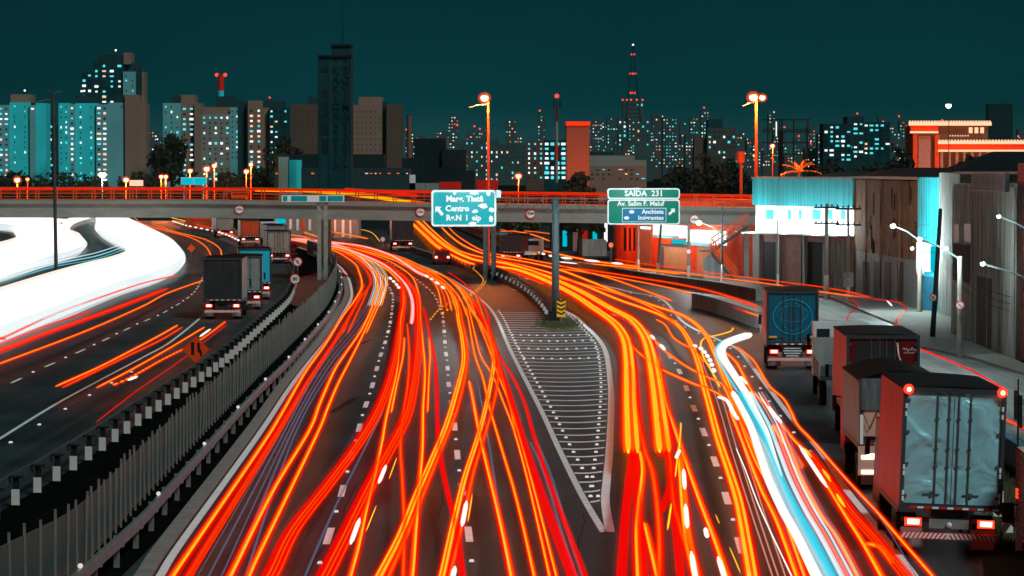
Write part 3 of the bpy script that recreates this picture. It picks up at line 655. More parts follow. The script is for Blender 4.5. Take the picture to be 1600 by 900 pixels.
# white patches painted as reflections on the sheet
a = MB()
for cx, cy, rx, ry in ((710, 301.5, 3, 3), (741, 302, 8, 2.5), (763, 303, 4, 3.5), (755, 322, 8, 4), (768, 328, 5, 4), (738, 349, 7, 3), (742, 330, 5, 3), (767, 342, 4, 5)):
    v = P(cx, cy, gd); k_ = []
    for i in range(14):
        q_ = 2 * math.pi * i / 14; rr = random.uniform(0.7, 1.15); k_.append((v.x + rx * 0.0408 * rr * math.cos(q_), v.z + ry * 0.0408 * rr * math.sin(q_)))
    a.plate(k_, -0.034, -0.0285)
part('reflection_patch', a, M['sign_white'], t)
t = thing('floodlight', 'small white floodlight at the top right corner of the big teal sign', 'floodlight', P(779, 303, GD - 0.2))
a = MB(); a.box((0, 0, 0), (0.32, 0.2, 0.5)); part('housing', a, M['steel'], t); a = MB(); a.box((0, -0.11, 0), (0.26, 0.02, 0.44)); part('lens', a, E['cyanw'], t)
v = P(726, 330, GD - 7); lamp((v.x, v.y, v.z + 1.5), 1500, MER, 0.3, 'added_sign_fill'); v = P(1005, 330, GD - 7); lamp((v.x, v.y, v.z + 1.5), 1300, MER, 0.3, 'added_sign_fill')  # two fill lights added before the boards to brighten them
# chevron marker
v = W(874, 505); t = thing('chevron_marker', 'yellow and black arrow marker at the foot of the sign column', 'road sign', (v.x + 0.1, v.y - 1.2, 0))
a = MB(); a.box((0, 0, 1.0), (0.56, 0.03, 1.1)); part('board', a, M['yellow'], t)
a = MB()
for i in range(4):
    zc = 0.58 + 0.27 * i; a.plate([(-0.27, zc + 0.13), (0, zc), (0.27, zc + 0.13), (0.27, zc + 0.24), (0, zc + 0.11), (-0.27, zc + 0.24)][::-1] if True else [], -0.022, -0.016)
part('chevron', a, M['sign_ink'], t)
a = MB(); a.tube([(0, 0.04, 0), (0, 0.04, 0.9)], 0.03, 6); part('post', a, M['steel'], t)

# rear gantries with twin posts
def twin(px0, px1, by, ty, label, D):
    t = thing('twin_post_gantry', label, 'gantry', (0, D, 0))
    for px in (px0, px1):
        v = P(px, by, D); a = MB(); a.box((v.x, 0, P(px, ty, D).z / 2), (0.34, 0.34, P(px, ty, D).z)); part('post', a, M['pole'] if px0 < 600 else M['column'], t)
    zt = P(px0, ty, D).z; a = MB(); a.box(((P(px0, 0, D).x + P(px1, 0, D).x) / 2, 0, zt + 0.08), (P(px1, 0, D).x - P(px0, 0, D).x + 0.6, 0.3, 0.16)); part('crossbeam', a, M['steel_dark'], t)
    return t
twin(499, 509, 430, 316, 'twin square posts standing in front of the girder left of centre', 284)
twin(758, 771, 430, 330, 'twin square posts rising behind the big teal sign', 284)
t = thing('overhead_sign', 'narrow green and white sign hung flat above the twin posts', 'road sign', (0, 283.6, 0))
x0, x1, z0, z1 = rect_of(440, 305, 538, 315.5, 283.6); a = MB(); a.box(((x0 + x1) / 2, 0, (z0 + z1) / 2), (x1 - x0, 0.06, z1 - z0)); part('border', a, M['sign_white'], t)
a = MB()
for u, v in ((442, 449), (455, 480), (499, 510), (512, 536)): X0, X1, Z0, Z1 = rect_of(u, 306.2, v, 314.3, 283.6); a.box(((X0 + X1) / 2, -0.04, (Z0 + Z1) / 2), (X1 - X0, 0.02, Z1 - Z0))
part('board', a, M['sign_teal'], t)
# warning diamond on the left
def diamond(x, y, D, half, label, pole, stripes=True):
    v = P(x, y, D); t = thing('diamond_sign', label, 'road sign', (v.x, v.y, v.z))
    a = MB(); a.plate([(0, half), (-half, 0), (0, -half), (half, 0)], -0.015, 0.015); part('board', a, M['sign_orange'], t)
    if stripes:
        a = MB(); a.plate([(-0.35 * half, -0.42 * half), (-0.12 * half, -0.42 * half), (-0.12 * half, 0.55 * half), (-0.35 * half, 0.55 * half)], -0.022, -0.016)
        a.plate([(0.12 * half, -0.1 * half), (0.32 * half, -0.35 * half), (0.32 * half, -0.5 * half), (0.5 * half, -0.5 * half), (0.42 * half, -0.1 * half), (0.3 * half, 0.1 * half), (0.3 * half, 0.5 * half), (0.1 * half, 0.5 * half)], -0.022, -0.016); part('symbol', a, M['sign_ink'], t)
    a = MB(); a.tube([(0, 0.05, -v.z), (0, 0.05, 0)], 0.04, 6); part('post', a, M['steel_dark'], t)
b = W(306, 600); diamond(306, 546, b.y, 0.62, 'orange diamond road narrows sign standing by the left guardrail', 2)
b = W(458, 432); diamond(459, 385, b.y, 0.50, 'small orange diamond sign above the speed limit sign', 2)
b = W(299, 408); diamond(299, 388, b.y, 0.45, 'orange diamond sign on the inside of the left bend', 2, False)
for px, py, by, r, tx, lb, sl in ((465, 409, 440, 0.42, 'E', 'round no parking sign with letter on the left median', True), (461, 436, 462, 0.42, '80', 'round speed limit 80 sign on the left median', False), (598, 374, 388, 0.34, '', 'small round sign left of the dark truck', False), (955, 383, 412, 0.30, '', 'small round white sign at the kerb under the exit sign', False), (1438, 425, 487, 0.28, '40', 'round 40 speed sign on the lamp pole near the teal building', False), (1076, 393, 437, 0.26, '', 'small round red sign on a street pole', False), (1458, 465, 530, 0.22, 'E', 'round no parking sign on the leaning dark pole', True), (1500, 477, 560, 0.24, '', 'round no entry sign on the concrete pole', True)):
    b = W(px, by); v = P(px, py, b.y - 0.35); round_sign(v, r, tx, lb, v.z if px < 1000 else 0, None, sl)
t = thing('lane_notice', 'small orange rectangular plate under the small diamond sign', 'sign', P(459, 396.5, W(458, 432).y - 0.1)); a = MB(); a.box((0, 0, 0), (0.7, 0.03, 0.18)); part('board', a, M['sign_orange'], t)

# ------------------------------------------------------------------ trucks
def wheel(t, x, y, r=0.5, wd=0.28):
    a = MB(); a.tube([(x - wd / 2, y, r), (x + wd / 2, y, r)], r, 18); o = part('wheel', a, M['rubber'], t)
    a = MB(); a.tube([(x - wd / 2 - 0.015, y, r), (x - wd / 2 - 0.001, y, r)], r * 0.55, 12); part('rim', a, M['steel_dark'], o)
def truck(name, label, cat, loc, rz, Wd, H, L, zf, rear, side, roof, chev=True, cab=None, lamps=True, roofmat=None, door=True, roll=0):
    """origin at the ground below the middle of the rear face; +y runs forward"""
    t = thing(name, label, cat, loc, rz, None); t.rotation_euler = (0, R(roll), rz); h2 = Wd / 2
    a = MB(); a.box((0, L / 2 + 0.05, (zf + H) / 2), (Wd - 0.02, L, H - zf)); part('cargo_box', a, side, t)
    a = MB()
    for sx in (-1, 1): a.box((sx * (h2 - 0.05), -0.03, (zf + H) / 2), (0.10, 0.14, H - zf + 0.06))
    a.box((0, -0.03, H - 0.04), (Wd - 0.2, 0.14, 0.12)); a.box((0, -0.03, zf + 0.05), (Wd - 0.2, 0.14, 0.14)); part('rear_frame', a, M['frame_dark'], t)
    for sx in (-1, 1):
        a = MB(); a.box((sx * (h2 - 0.1) / 2, 0.0, (zf + H) / 2 + 0.02), (h2 - 0.12, 0.06, H - zf - 0.2)); d = part('rear_door', a, rear, t)
        if door:
            for q_ in (0.12, 0.42):
                a = MB(); a.tube([(sx * q_, -0.06, zf + 0.1), (sx * q_, -0.06, H - 0.05)], 0.022, 6)
                for zz in (0.35, 0.5, 0.75): a.box((sx * q_, -0.05, zf + (H - zf) * zz), (0.09, 0.05, 0.05))
                part('lock_bar', a, M['steel_dark'], d)
                if L < 6 and sx: pass
            a = MB()
            for k in range(4): a.box((sx * (h2 - 0.12), -0.05, zf + 0.3 + (H - zf - .6) * k / 3), (0.14, 0.05, 0.07))
            part('hinge', a, M['steel_dark'], d)
            a = MB(); a.box((sx * 0.5, -0.055, zf + 0.36), (0.42, 0.03, 0.03)); a.box((sx * 0.5, -0.06, zf + 0.36), (0.07, 0.04, 0.12)); part('handle', a, M['steel_dark'], d)
    a = MB(); a.box((0, L / 2, zf - 0.14), (0.9, L - 0.2, 0.24))
    for sx in (-0.42, 0.42): a.box((sx, 0.15, zf - 0.45), (0.12, 0.14, 0.7))
    a.box((0, 0.25, zf - 0.32), (Wd - 0.2, 0.06, 0.12)); part('chassis', a, M['frame_dark'], t)
    for i in range(3 * 2):
        x = -h2 + 0.35 + (Wd - 0.7) * i / 5; a = MB(); a.mi = 0; a.box((x, -0.105, zf + 0.02), (0.16, 0.008, 0.055)); part('reflective_tape', a, M['sign_red'] , t)
        a = MB(); a.box((x + 0.19, -0.105, zf + 0.02), (0.16, 0.008, 0.055)); part('reflective_tape', a, M['white'], t)
    if chev:
        n = 22; a = MB(); b_ = MB(); zc = 0.52; hb = 0.07
        a.box((0, 0.0, zc), (Wd - 0.1, 0.08, 0.16)); part('bumper', a, M['sign_red'], t)
        s = MB(); x0 = -h2 + 0.07; st_ = (Wd - 0.14) / n
        for i in range(n):
            xx = x0 + st_ * i; sh = 0.09 if xx < 0 else -0.09
            s.plate([(xx, zc - hb), (xx + st_ * 0.55, zc - hb), (xx + st_ * 0.55 + sh, zc + hb), (xx + sh, zc + hb)], -0.052, -0.042)
        part('bumper_stripe', s, M['white'], t)
    for sx in (-1, 1):
        a = MB(); a.box((sx * (h2 - 0.38), -0.02, zf - 0.36), (0.42, 0.10, 0.20)); hl = part('tail_lamp', a, E['led_red'] if lamps else M['sign_red'], t)
        if lamps: a = MB(); a.box((sx * (h2 - 0.38), -0.08, zf - 0.35), (0.30, 0.03, 0.13)); part('lamp_lens', a, E['led_white'], hl)
        a = MB(); a.box((sx * (h2 - 0.4), 0.35, 0.42), (0.6, 0.03, 0.5)); part('mudflap', a, M['t_grey'] if lamps else M['rubber'], t)
        wheel(t, sx * (h2 - 0.32), 1.3, 0.48, 0.5); wheel(t, sx * (h2 - 0.2), L - 0.3, 0.48, 0.3)
        a = MB(); a.box((sx * (h2 - 0.03), L / 2, zf - 0.08), (0.05, L - 0.4, 0.14)); part('side_rail', a, M['frame_dark'], t)
    if roof: 
        a = MB(); n = 8; a.plate([(-h2 - 0.02, H - 0.03)] + [(-h2 + Wd * i / n, H + roof * math.sin(math.pi * i / n) + 0.01) for i in range(n + 1)][::-1][::-1] + [(h2 + 0.02, H - 0.03)], 0.1, L); part('roof', a, roofmat or M['t_roof'], t)
    if cab:
        a = MB(); a.box((0, L + 1.15, 1.75), (Wd - 0.2, 1.9, 2.3)); c = part('cab', a, cab, t)
        a = MB(); a.box((0, L + 2.12, 2.2), (Wd - 0.5, 0.03, 0.8)); part('windscreen', a, M['glass'], c)
        for sx in (-1, 1):
            a = MB(); a.box((sx * (h2 + 0.12), L + 1.9, 2.1), (0.14, 0.1, 0.5)); a.tube([(sx * (h2 - 0.1), L + 1.9, 2.3), (sx * (h2 + 0.12), L + 1.9, 2.3)], 0.02, 5); part('mirror', a, M['black'], t)
    return t
v = W(1481, 870)
T1 = truck('box_truck', 'nearest box truck with dented silver rear doors and red sides', 'truck', (v.x, v.y, 0), R(-1.2), 2.6, 4.25, 5.9, 1.22, M['alu'], M['t_red'], 0.05, cab=M['t_maroon'], roll=2.2)
for sx in (-1, 1):
    a = MB(); a.sphere((sx * 1.18, -0.10, 4.22), 0.13, 12, 8); ml = part('marker_lamp', a, E['led_red'], T1); a = MB(); a.sphere((sx * 1.18, -0.19, 4.22), 0.065, 10, 6); part('bulb', a, E['led_white'], ml)
a = MB()
for zz in (1.45, 1.6, 2.1, 2.25, 3.6, 3.8): 
    for sx in (-1, 1): a.box((sx * 1.215, -0.106, zz), (0.05, 0.008, 0.12))
part('side_tape', a, M['white'], T1)
a = MB(); a.box((-0.95, -0.02, 0.66), (0.52, 0.03, 0.14)); part('number_plate', a, M['pink_wall'], T1); a = MB(); a.box((0, 0.1, 0.82), (1.0, 0.05, 0.24)); part('cross_plate', a, M['t_grey'], T1); a = MB(); a.sphere((0, 0.03, 0.80), 0.075, 10, 6); part('lamp', a, M['white'], T1)
v = W(1407, 768)
T2 = truck('tarpaulin_truck', 'truck with grey tarpaulin and peach tailgate behind the silver truck', 'truck', (v.x, v.y, 0), R(-1.5), 2.55, 3.4, 6.5, 1.45, M['peach'], M['tarp'], 0.28, cab=M['t_red'], chev=False, door=False)
a = MB(); a.box((0, -0.08, 2.98), (2.4, 0.05, 0.95)); part('tarpaulin_flap', a, M['tarp'], T2)
a = MB()
for i in range(5): a.tube([(-1.2 + 0.5 * i, -0.12, 2.5), (-0.95 + 0.5 * i, -0.12, 1.9)], 0.012, 4); a.tube([(-0.95 + 0.5 * i, -0.12, 1.9), (-0.7 + 0.5 * i, -0.12, 2.5)], 0.012, 4)
part('rope', a, M['black'], T2)
a = MB(); a.box((-0.8, -0.06, 1.62), (0.7, 0.03, 0.14)); part('slot', a, M['black'], T2)
a = MB(); a.box((-1.2, -0.115, 1.9), (0.1, 0.02, 0.9)); part('white_tape', a, M['white'], T2)
a = MB(); a.box((-0.85, -0.06, 0.95), (0.9, 0.05, 0.9)); part('flap', a, M['peach'], T2)
for zz in (0.6, 1.05):
    a = MB(); a.box((-0.85, -0.10, zz), (0.7, 0.02, 0.12)); part('light_bar', a, E['led_white'], T2)
v = W(1379, 696)
T3 = truck('box_truck', 'maroon box truck with curved dark graphic on its rear doors', 'truck', (v.x, v.y, 0), R(-2), 2.6, 3.9, 7.0, 1.3, M['t_maroon'], M['t_red'], 0.04, cab=M['t_maroon'], lamps=False)
a = MB(); a.plate([(-0.9, 1.6), (1.15, 1.6), (0.75, 2.3), (0.45, 3.0), (0.35, 3.7), (-0.95, 3.7), (-1.02, 2.8)], -0.045, -0.035); part('graphic', a, M['t_dark'], T3)
a = MB(); a.tube([(0.5, -0.06, 3.65), (0.55, -0.06, 3.2), (0.75, -0.06, 2.7), (1.05, -0.06, 2.1)], 0.035, 5, 0.01); part('stripe', a, M['paint_worn'], T3)
a = MB(); pts = [(0.7 + 0.5 * i / 24, -0.055, 3.42 + 0.05 * math.sin(i * 1.3) + 0.03 * math.sin(i * 0.5)) for i in range(25)]; a.tube(pts, 0.009, 4); pts = [(0.72 + 0.4 * i / 20, -0.055, 3.30 + 0.03 * math.sin(i * 1.7)) for i in range(21)]; a.tube(pts, 0.006, 4); part('lettering', a, M['white'], T3)
for x_ in (-0.95, 0.95): a = MB(); a.box((x_, -0.11, 2.3), (0.4, 0.01, 0.05)); part('reflective_tape', a, M['white'], T3)
v = W(1238, 578)
T4 = truck('box_truck', 'dark blue box truck with a faint ring emblem and red side', 'truck', (v.x, v.y, 0), R(-3), 2.55, 3.85, 6.0, 1.25, M['t_blue'], M['t_red'], 0.04, cab=M['t_maroon'])
a = MB(); a.tube([(0.95 * math.cos(q_ * math.pi / 18), -0.05, 2.6 + 0.85 * math.sin(q_ * math.pi / 18)) for q_ in range(37)], 0.02, 4); a.tube([(0.55 * math.cos(q_ * math.pi / 9), -0.05, 2.6 + 0.7 * math.sin(q_ * math.pi / 9)) for q_ in range(19)], 0.012, 4)
a.tube([(0.75 * math.cos(q_ * math.pi / 9), -0.05, 2.75 + 0.4 * math.sin(q_ * math.pi / 9)) for q_ in range(19)], 0.012, 4); part('emblem', a, M['t_cyan'], T4)
for x_ in (-0.95, 0.95): a = MB(); a.box((x_, -0.11, 1.62), (0.38, 0.01, 0.10)); part('amber_tape', a, M['yellow'], T4)
a = MB(); a.box((0, -0.06, 0.9), (1.0, 0.03, 0.5)); part('notice_board', a, M['t_dark'], T4)
a = MB(); a.box((0, -0.08, 1.06), (0.8, 0.01, 0.05)); a.box((0, -0.08, 0.94), (0.9, 0.01, 0.05)); a.box((0, -0.08, 0.82), (0.8, 0.01, 0.05)); a.box((0, -0.08, 0.70), (0.6, 0.01, 0.05)); part('notice_lines', a, M['paint_worn'], T4)
v = W(1326, 636)
t = thing('flatbed_truck', 'flatbed truck with white cab between blue and maroon trucks', 'truck', (v.x, v.y, 0), R(-3))
a = MB(); a.box((0, 3.2, 1.2), (2.4, 6.4, 0.2)); part('bed', a, M['frame_dark'], t)
a = MB(); a.box((-1.2, 3.2, 1.55), (0.06, 6.4, 0.6)); a.box((1.2, 3.2, 1.55), (0.06, 6.4, 0.6)); a.box((0, 6.4, 1.9), (2.4, 0.08, 1.3)); part('side_boards', a, M['conc_grey'], t)
a = MB(); a.box((0, 7.6, 2.0), (2.35, 1.8, 2.3)); c = part('cab', a, M['t_white'], t); a = MB(); a.box((-0.75, 6.68, 2.5), (0.55, 0.03, 0.8)); part('rear_window', a, M['glass'], c)
for sx in (-1, 1):
    for y_ in (1.2, 2.3, 7.6): wheel(t, sx * 1.02, y_)
    a = MB(); a.box((sx * 1.35, 8.0, 2.3), (0.14, 0.1, 0.6)); a.tube([(sx * 1.1, 8.0, 2.6), (sx * 1.35, 8.0, 2.6)], 0.02, 5); part('mirror', a, M['black'], t)
# ribbed truck body at the right frame edge
v = W(1694, 905)
t = thing('ribbed_truck', 'pink grey ribbed truck body cut by the right picture edge', 'truck', (v.x, v.y - 2, 0), R(-3))
m_rib = mat('ribbed_panel', (0.62, 0.40, 0.38), 0.5, var=0.15, wave=('Z', 5.5, 1.0))
a = MB(); a.box((0, 3.5, 1.62), (2.4, 7, 2.25)); b_ = part('cargo_box', a, m_rib, t)
a = MB()
for i in range(22): a.box((-1.215, 3.5, 0.55 + i * 0.1), (0.03, 7, 0.05))
part('rib', a, m_rib, b_)
a = MB(); a.box((0, 3.5, 0.42), (2.3, 6.8, 0.2)); part('chassis', a, M['black'], t)
for sx in (-1, 1):
    for y_ in (1.3, 5.8): wheel(t, sx * 1.0, y_)
a = MB(); a.box((-1.45, 6.6, 1.1), (0.3, 0.12, 0.5)); a.tube([(-1.2, 6.6, 1.3), (-1.45, 6.6, 1.3)], 0.02, 5); part('mirror', a, M['black'], t)
a = MB(); a.box((-1.24, 6.5, 1.6), (0.05, 0.1, 0.25)); part('side_lamp', a, E['led_red'], t)
# left queue
v = W(348, 499); T5 = truck('box_truck', 'black rear box truck in the left queue beside the guardrail', 'truck', (v.x, v.y, 0), R(2), 2.55, 4.0, 7, 1.25, M['t_dark'], M['t_grey'], 0.04, cab=M['t_grey'], door=False)
v = W(376, 487); T6 = truck('box_truck', 'grey sided truck squeezed between black and bright blue trucks', 'truck', (v.x, v.y + 3, 0), R(4), 2.5, 3.75, 6, 1.25, M['t_grey'], M['t_grey'], 0.04, cab=M['t_grey'])
v = W(395, 470); T7 = truck('box_truck', 'bright blue box truck with orange lit side in the left queue', 'truck', (v.x, v.y + 2, 0), R(6), 2.5, 3.85, 6, 1.25, M['t_cyan'], M['orange_paint_or_glow'], 0.04, cab=M['t_grey'], door=False)  # side coloured orange for the light on it
v = W(391, 384); truck('box_truck', 'white sided truck with orange rear braking under the overpass', 'truck', (v.x, v.y, 0), R(8), 2.5, 3.3, 6, 1.2, M['orange_paint_or_glow'], M['t_white'], 0.04, cab=M['t_white'], door=False)
v = W(433, 383); truck('coach', 'low dark coach stopped under the overpass beside the white truck', 'bus', (v.x, v.y, 0), R(10), 2.5, 2.6, 9, 0.9, M['t_grey'], M['t_white'], 0.1, cab=M['t_white'], door=False)
v = W(352, 372); truck('box_truck', 'grey truck braking farthest back in the left queue', 'truck', (v.x, v.y, 0), R(10), 2.5, 2.9, 6, 1.2, M['t_grey'], M['t_white'], 0.04, cab=M['t_white'], door=False)
v = W(436, 412); truck('box_truck', 'silver truck ahead of the bright blue truck in the left queue', 'truck', (v.x, v.y, 0), R(8), 2.5, 3.4, 6, 1.2, M['t_grey'], M['t_grey'], 0.04, cab=M['t_white'])
v = W(629, 393); truck('box_truck', 'dark box truck braking on the slip road under the girder', 'truck', (v.x, v.y, 0), R(4), 2.6, 3.95, 7, 1.3, M['t_dark'], M['t_white'], 0.04, cab=M['t_dark'], chev=True)
v = W(798, 409); truck('box_truck', 'dark red lit truck just right of the twin posts', 'truck', (v.x, v.y, 0), R(-8), 2.4, 2.8, 5, 1.0, M['t_dark'], M['t_maroon'], 0.04, cab=M['t_dark'], door=False)
v = W(823, 408)
t = thing('flatbed_truck', 'small white flatbed truck beside the dark red lit truck', 'truck', (v.x, v.y, 0), R(-10))
a = MB(); a.box((0, 4.2, 1.45), (2.0, 1.6, 1.7)); c = part('cab', a, M['t_white'], t); a = MB(); a.box((0, 3.38, 1.85), (1.5, 0.03, 0.5)); part('rear_window', a, M['glass'], c)
a = MB(); a.box((0, 1.7, 0.85), (2.1, 3.4, 0.35)); part('bed', a, M['t_white'], t)
for sx in (-1, 1):
    wheel(t, sx * 0.9, 0.9, 0.38); wheel(t, sx * 0.9, 4.3, 0.38); a = MB(); a.box((sx * 0.8, -0.02, 0.75), (0.3, 0.06, 0.14)); part('tail_lamp', a, E['amber'], t)
v = W(691, 414)
t = thing('parked_car', 'small dark car with glowing tail lamps in the road split', 'car', (v.x, v.y, 0), R(3))
a = MB(); 
prof = [(0, 0.35), (4.2, 0.35), (4.2, 0.8), (3.2, 0.92), (2.6, 1.42), (0.9, 1.45), (0.15, 0.98), (0, 0.9)]
n = len(prof); vs = [(sx * (0.86 if z < 1 else 0.7), y, z) for sx in (-1, 1) for y, z in prof]
a.add(vs, [tuple(range(n - 1, -1, -1)), tuple(range(n, 2 * n))] + [(i, (i + 1) % n, n + (i + 1) % n, n + i) for i in range(n)]); part('body', a, M['t_maroon'], t)
a = MB(); a.add([(-0.62, 0.2, 1.03), (0.62, 0.2, 1.03), (0.56, 0.8, 1.38), (-0.56, 0.8, 1.38)], [(0, 1, 2, 3)]); part('rear_window', a, M['glass'], t)
for sx in (-1, 1):
    wheel(t, sx * 0.78, 0.8, 0.32, 0.2); wheel(t, sx * 0.78, 3.3, 0.32, 0.2); a = MB(); a.box((sx * 0.62, -0.01, 0.80), (0.32, 0.05, 0.22)); part('tail_lamp', a, E['led_red'], t)
    a = MB(); a.sphere((sx * 0.62, -0.04, 0.80), 0.12, 8, 6); part('lamp_lens', a, E['led_white'], t)
# ------------------------------------------------------------------ street-side buildings
class Facade:
    """a building front given by its two ground corners in the photo; u runs along it, z up, depth goes back"""
    def __init__(s, name, label, cat, p0, p1, ytop, depth=12, top_at=0, group=None, hz=None):
        s.a = W(*p0); s.b = W(*p1); s.t = thing(name, label, cat, (s.a.x, s.a.y, 0), 0, group)
        s.L = (s.b - s.a).length; s.d = (s.b - s.a).normalized(); s.n = Vector((-s.d.y, s.d.x, 0))
        if s.n.y < 0: s.n = -s.n
        s.k = p0[0], p1[0]; s.H = hz or P(p0[0] if top_at == 0 else p1[0], ytop, (s.a if top_at == 0 else s.b).y).z; s.depth = depth
    def u(s, px):       # photo column -> metres along the front
        # ray from camera at column px hits the facade plane
        dx = (px - 800) / F; # x = dx*y
        A = s.a; return (dx * A.y - A.x) / (s.d.x - dx * s.d.y)
    def z(s, px, py): q = s.a + s.d * s.u(px); return P(px, py, q.y).z
    def pt(s, u, off, z): v = s.d * u + s.n * off; return Vector((v.x, v.y, z))
    def block(s, u0, u1, z0, z1, o0, o1, mb=None):
        mb = mb or MB(); vs = [s.pt(u, o, z) for z in (z0, z1) for o in (o0, o1) for u in (u0, u1)]
        mb.add(vs, [(0, 2, 3, 1), (4, 5, 7, 6), (0, 1, 5, 4), (2, 6, 7, 3), (0, 4, 6, 2), (1, 3, 7, 5)]); return mb
    def bpx(s, x0, x1, y0, y1, o0, o1, mb=None):     # y0 top row, y1 bottom row in the photo
        xm = (x0 + x1) / 2; return s.block(s.u(x0), s.u(x1), max(0, s.z(xm, y1)), s.z(xm, y0), o0, o1, mb)
    def add(s, name, mb, m, parent=None): return part(name, mb, m, parent or s.t)

# warehouse with teal metal cladding
f = Facade('warehouse', 'warehouse with teal metal cladding over a bright white band', 'building', (1180, 446), (1335, 458), 278)
H = f.H
f.add('wall', f.block(0, f.L, 0, f.z(1250, 366), 0, f.depth), M['pink_wall'])
f.add('band', f.block(0, f.L, f.z(1250, 366), f.z(1250, 322), 0.02, f.depth), M['white'])
f.add('cladding', f.block(-0.1, f.L + 0.1, f.z(1250, 322), f.z(1250, 279), -0.25, f.depth), M['teal_clad'])
f.add('roof_edge', f.block(-0.2, f.L + 0.2, f.z(1250, 279), f.z(1250, 276.5), -0.35, f.depth + .1), M['steel'])
for x0, x1, nm, m in ((1193, 1214, 'gate', M['dark']), (1262, 1289, 'gate', M['dark']), (1300, 1323, 'gate', M['conc_dark'])):
    f.add(nm, f.bpx(x0, x1, 378 if nm == 'gate' else 360, 480, -0.02, -0.005), m)
for x0, x1 in ((1216, 1222), (1254, 1261), (1289, 1297), (1180, 1190)): f.add('pillar', f.bpx(x0, x1, 366, 480, -0.22, -0.001), M['conc_grey'])
for x0, x1 in ((1196, 1208), (1231, 1236), (1248, 1252), (1270, 1282), (1290, 1300), (1314, 1320)): f.add('window', f.bpx(x0, x1, 328, 343, 0.0, 0.018), M['teal_clad'])
ca = f.block(0.3, f.L - 0.3, f.z(1250, 366) - 0.05, f.z(1250, 366) + 0.05, -1.5, -0.01); f.add('canopy', ca, M['steel'])
for u_ in (0.10, 0.42, 0.72, 0.95): v = f.a + f.d * (f.L * u_) - f.n * 1.1; lamp((v.x, v.y, f.z(1250, 366) + 0.45), 650, MER, 0.15)  # fill lights added above the canopy to brighten the band
v = f.a + f.d * (f.L * 0.5) - f.n * 9; lamp((v.x, v.y, 5.5), 500, MER, 0.3)  # added fill light in front of the warehouse, no fitting
# brown stained building
f = Facade('concrete_building', 'tall brown stained concrete building with black vertical streak marks', 'building', (1336, 459), (1440, 486), 281)
f.add('wall', f.block(0, f.L, 0, f.H, 0, 12), M['conc_brown'])
f.add('ground_floor', f.block(0, f.L, 0, f.z(1390, 400), -0.06, -0.001), M['conc_grey'])
for u_, w_ in ((0.01, .2), (.2, .14), (.42, .3), (.71, .14), (.965, .2)): f.add('pilaster', f.block(f.L * u_, f.L * u_ + w_, 0, f.H + 0.1, -0.16, -0.061), M['conc_brown'])
for z_k in (0.52, 0.66, 0.8): f.add('ledge', f.block(0, f.L, f.H * z_k, f.H * z_k + 0.05, -0.09, -0.001), M['conc_brown'])
for x0, x1 in ((1350, 1360), (1367, 1378), (1384, 1393), (1404, 1413)): f.add('door', f.bpx(x0, x1, 409, 470, -0.09, -0.062), M['dark'])
a = MB(); random.seed(3)
for i in range(16):
    u = f.L * random.uniform(0.03, 0.97); z = random.uniform(2.6, 7.5); h = random.uniform(0.5, 1.8)
    k_ = [f.pt(u + random.uniform(-.12, .12), -0.03, z + h * j / 4) for j in range(5)]; a.tube(k_, 0.035, 4)
f.add('graffiti_stroke', a, M['black'])
f.add('roof', f.block(-0.1, f.L + 0.1, f.H + .1, f.H + 0.3, -0.3, 12.2), M['black'])
# teal narrow building
f = Facade('narrow_building', 'narrow teal building with glowing white sign panels', 'building', (1440, 486), (1487, 492), 277)
f.add('wall', f.block(0, f.L, 0, f.H, -0.3, 12), M['teal_clad'])
f.add('shutter', f.bpx(1443, 1470, 432, 500, -0.33, -0.301), M['blue_paint'])
f.add('pillar', f.bpx(1478, 1487, 410, 500, -0.4, -0.301), M['white'])
f.add('sign_panel', f.bpx(1441, 1462, 379, 424, -0.42, -0.301), E['signlit'])
f.add('sign_panel', f.bpx(1463, 1476, 385, 424, -0.42, -0.301), E['signlit_c'])
# dark recess and concrete wall buildings
f = Facade('concrete_building', 'dark weathered concrete building with small brick windows beside the teal one', 'building', (1487, 522), (1522, 533), 287)
f.add('wall', f.block(0, f.L, 0, f.H, 0, 14), M['conc_dark'])
for x0, x1 in ((1491, 1499), (1507, 1518)): f.add('window', f.bpx(x0, x1, 350, 378, -0.03, -0.001), M['t_maroon'])
f.add('opening', f.bpx(1490, 1516, 382, 440, -0.035, -0.001), M['dark'])
f = Facade('concrete_building', 'tall grey weathered concrete wall building with a dark doorway', 'building', (1521, 538), (1590, 563), 292)
f.add('wall', f.block(0, f.L, 0, f.H, -0.1, 9), M['conc_dark'])
f.add('door', f.bpx(1530, 1553, 433, 545, -0.13, -0.101), M['dark'])
for u_, w_, h_ in ((0, .14, .98), (.37, .08, .93), (.62, .10, .97), (.97, .12, 1.0)): f.add('pilaster', f.block(f.L * u_, f.L * u_ + w_, 0, f.H * h_, -0.16, -0.101), M['conc_grey'])
f.add('grille_frame', f.bpx(1527, 1580, 270, 299, -0.35, -0.102), M['steel_dark'])
a = MB()
for i in range(12): a.tube([f.pt(f.u(1529 + 4.2 * i), -0.4, f.z(1550, 298)), f.pt(f.u(1529 + 4.2 * i), -0.4, f.z(1550, 271))], 0.03, 4)
for j in range(6): a.tube([f.pt(f.u(1528), -0.42, f.z(1550, 273 + 4.7 * j)), f.pt(f.u(1579), -0.42, f.z(1550, 273 + 4.7 * j))], 0.03, 4)
f.add('grille', a, M['post'])
f = Facade('shed', 'red painted building side at the far right edge', 'building', (1590, 560), (1680, 590), 255)
f.add('wall', f.block(0.02, f.L, 0, f.H, -0.05, 9), M['red_wall'])
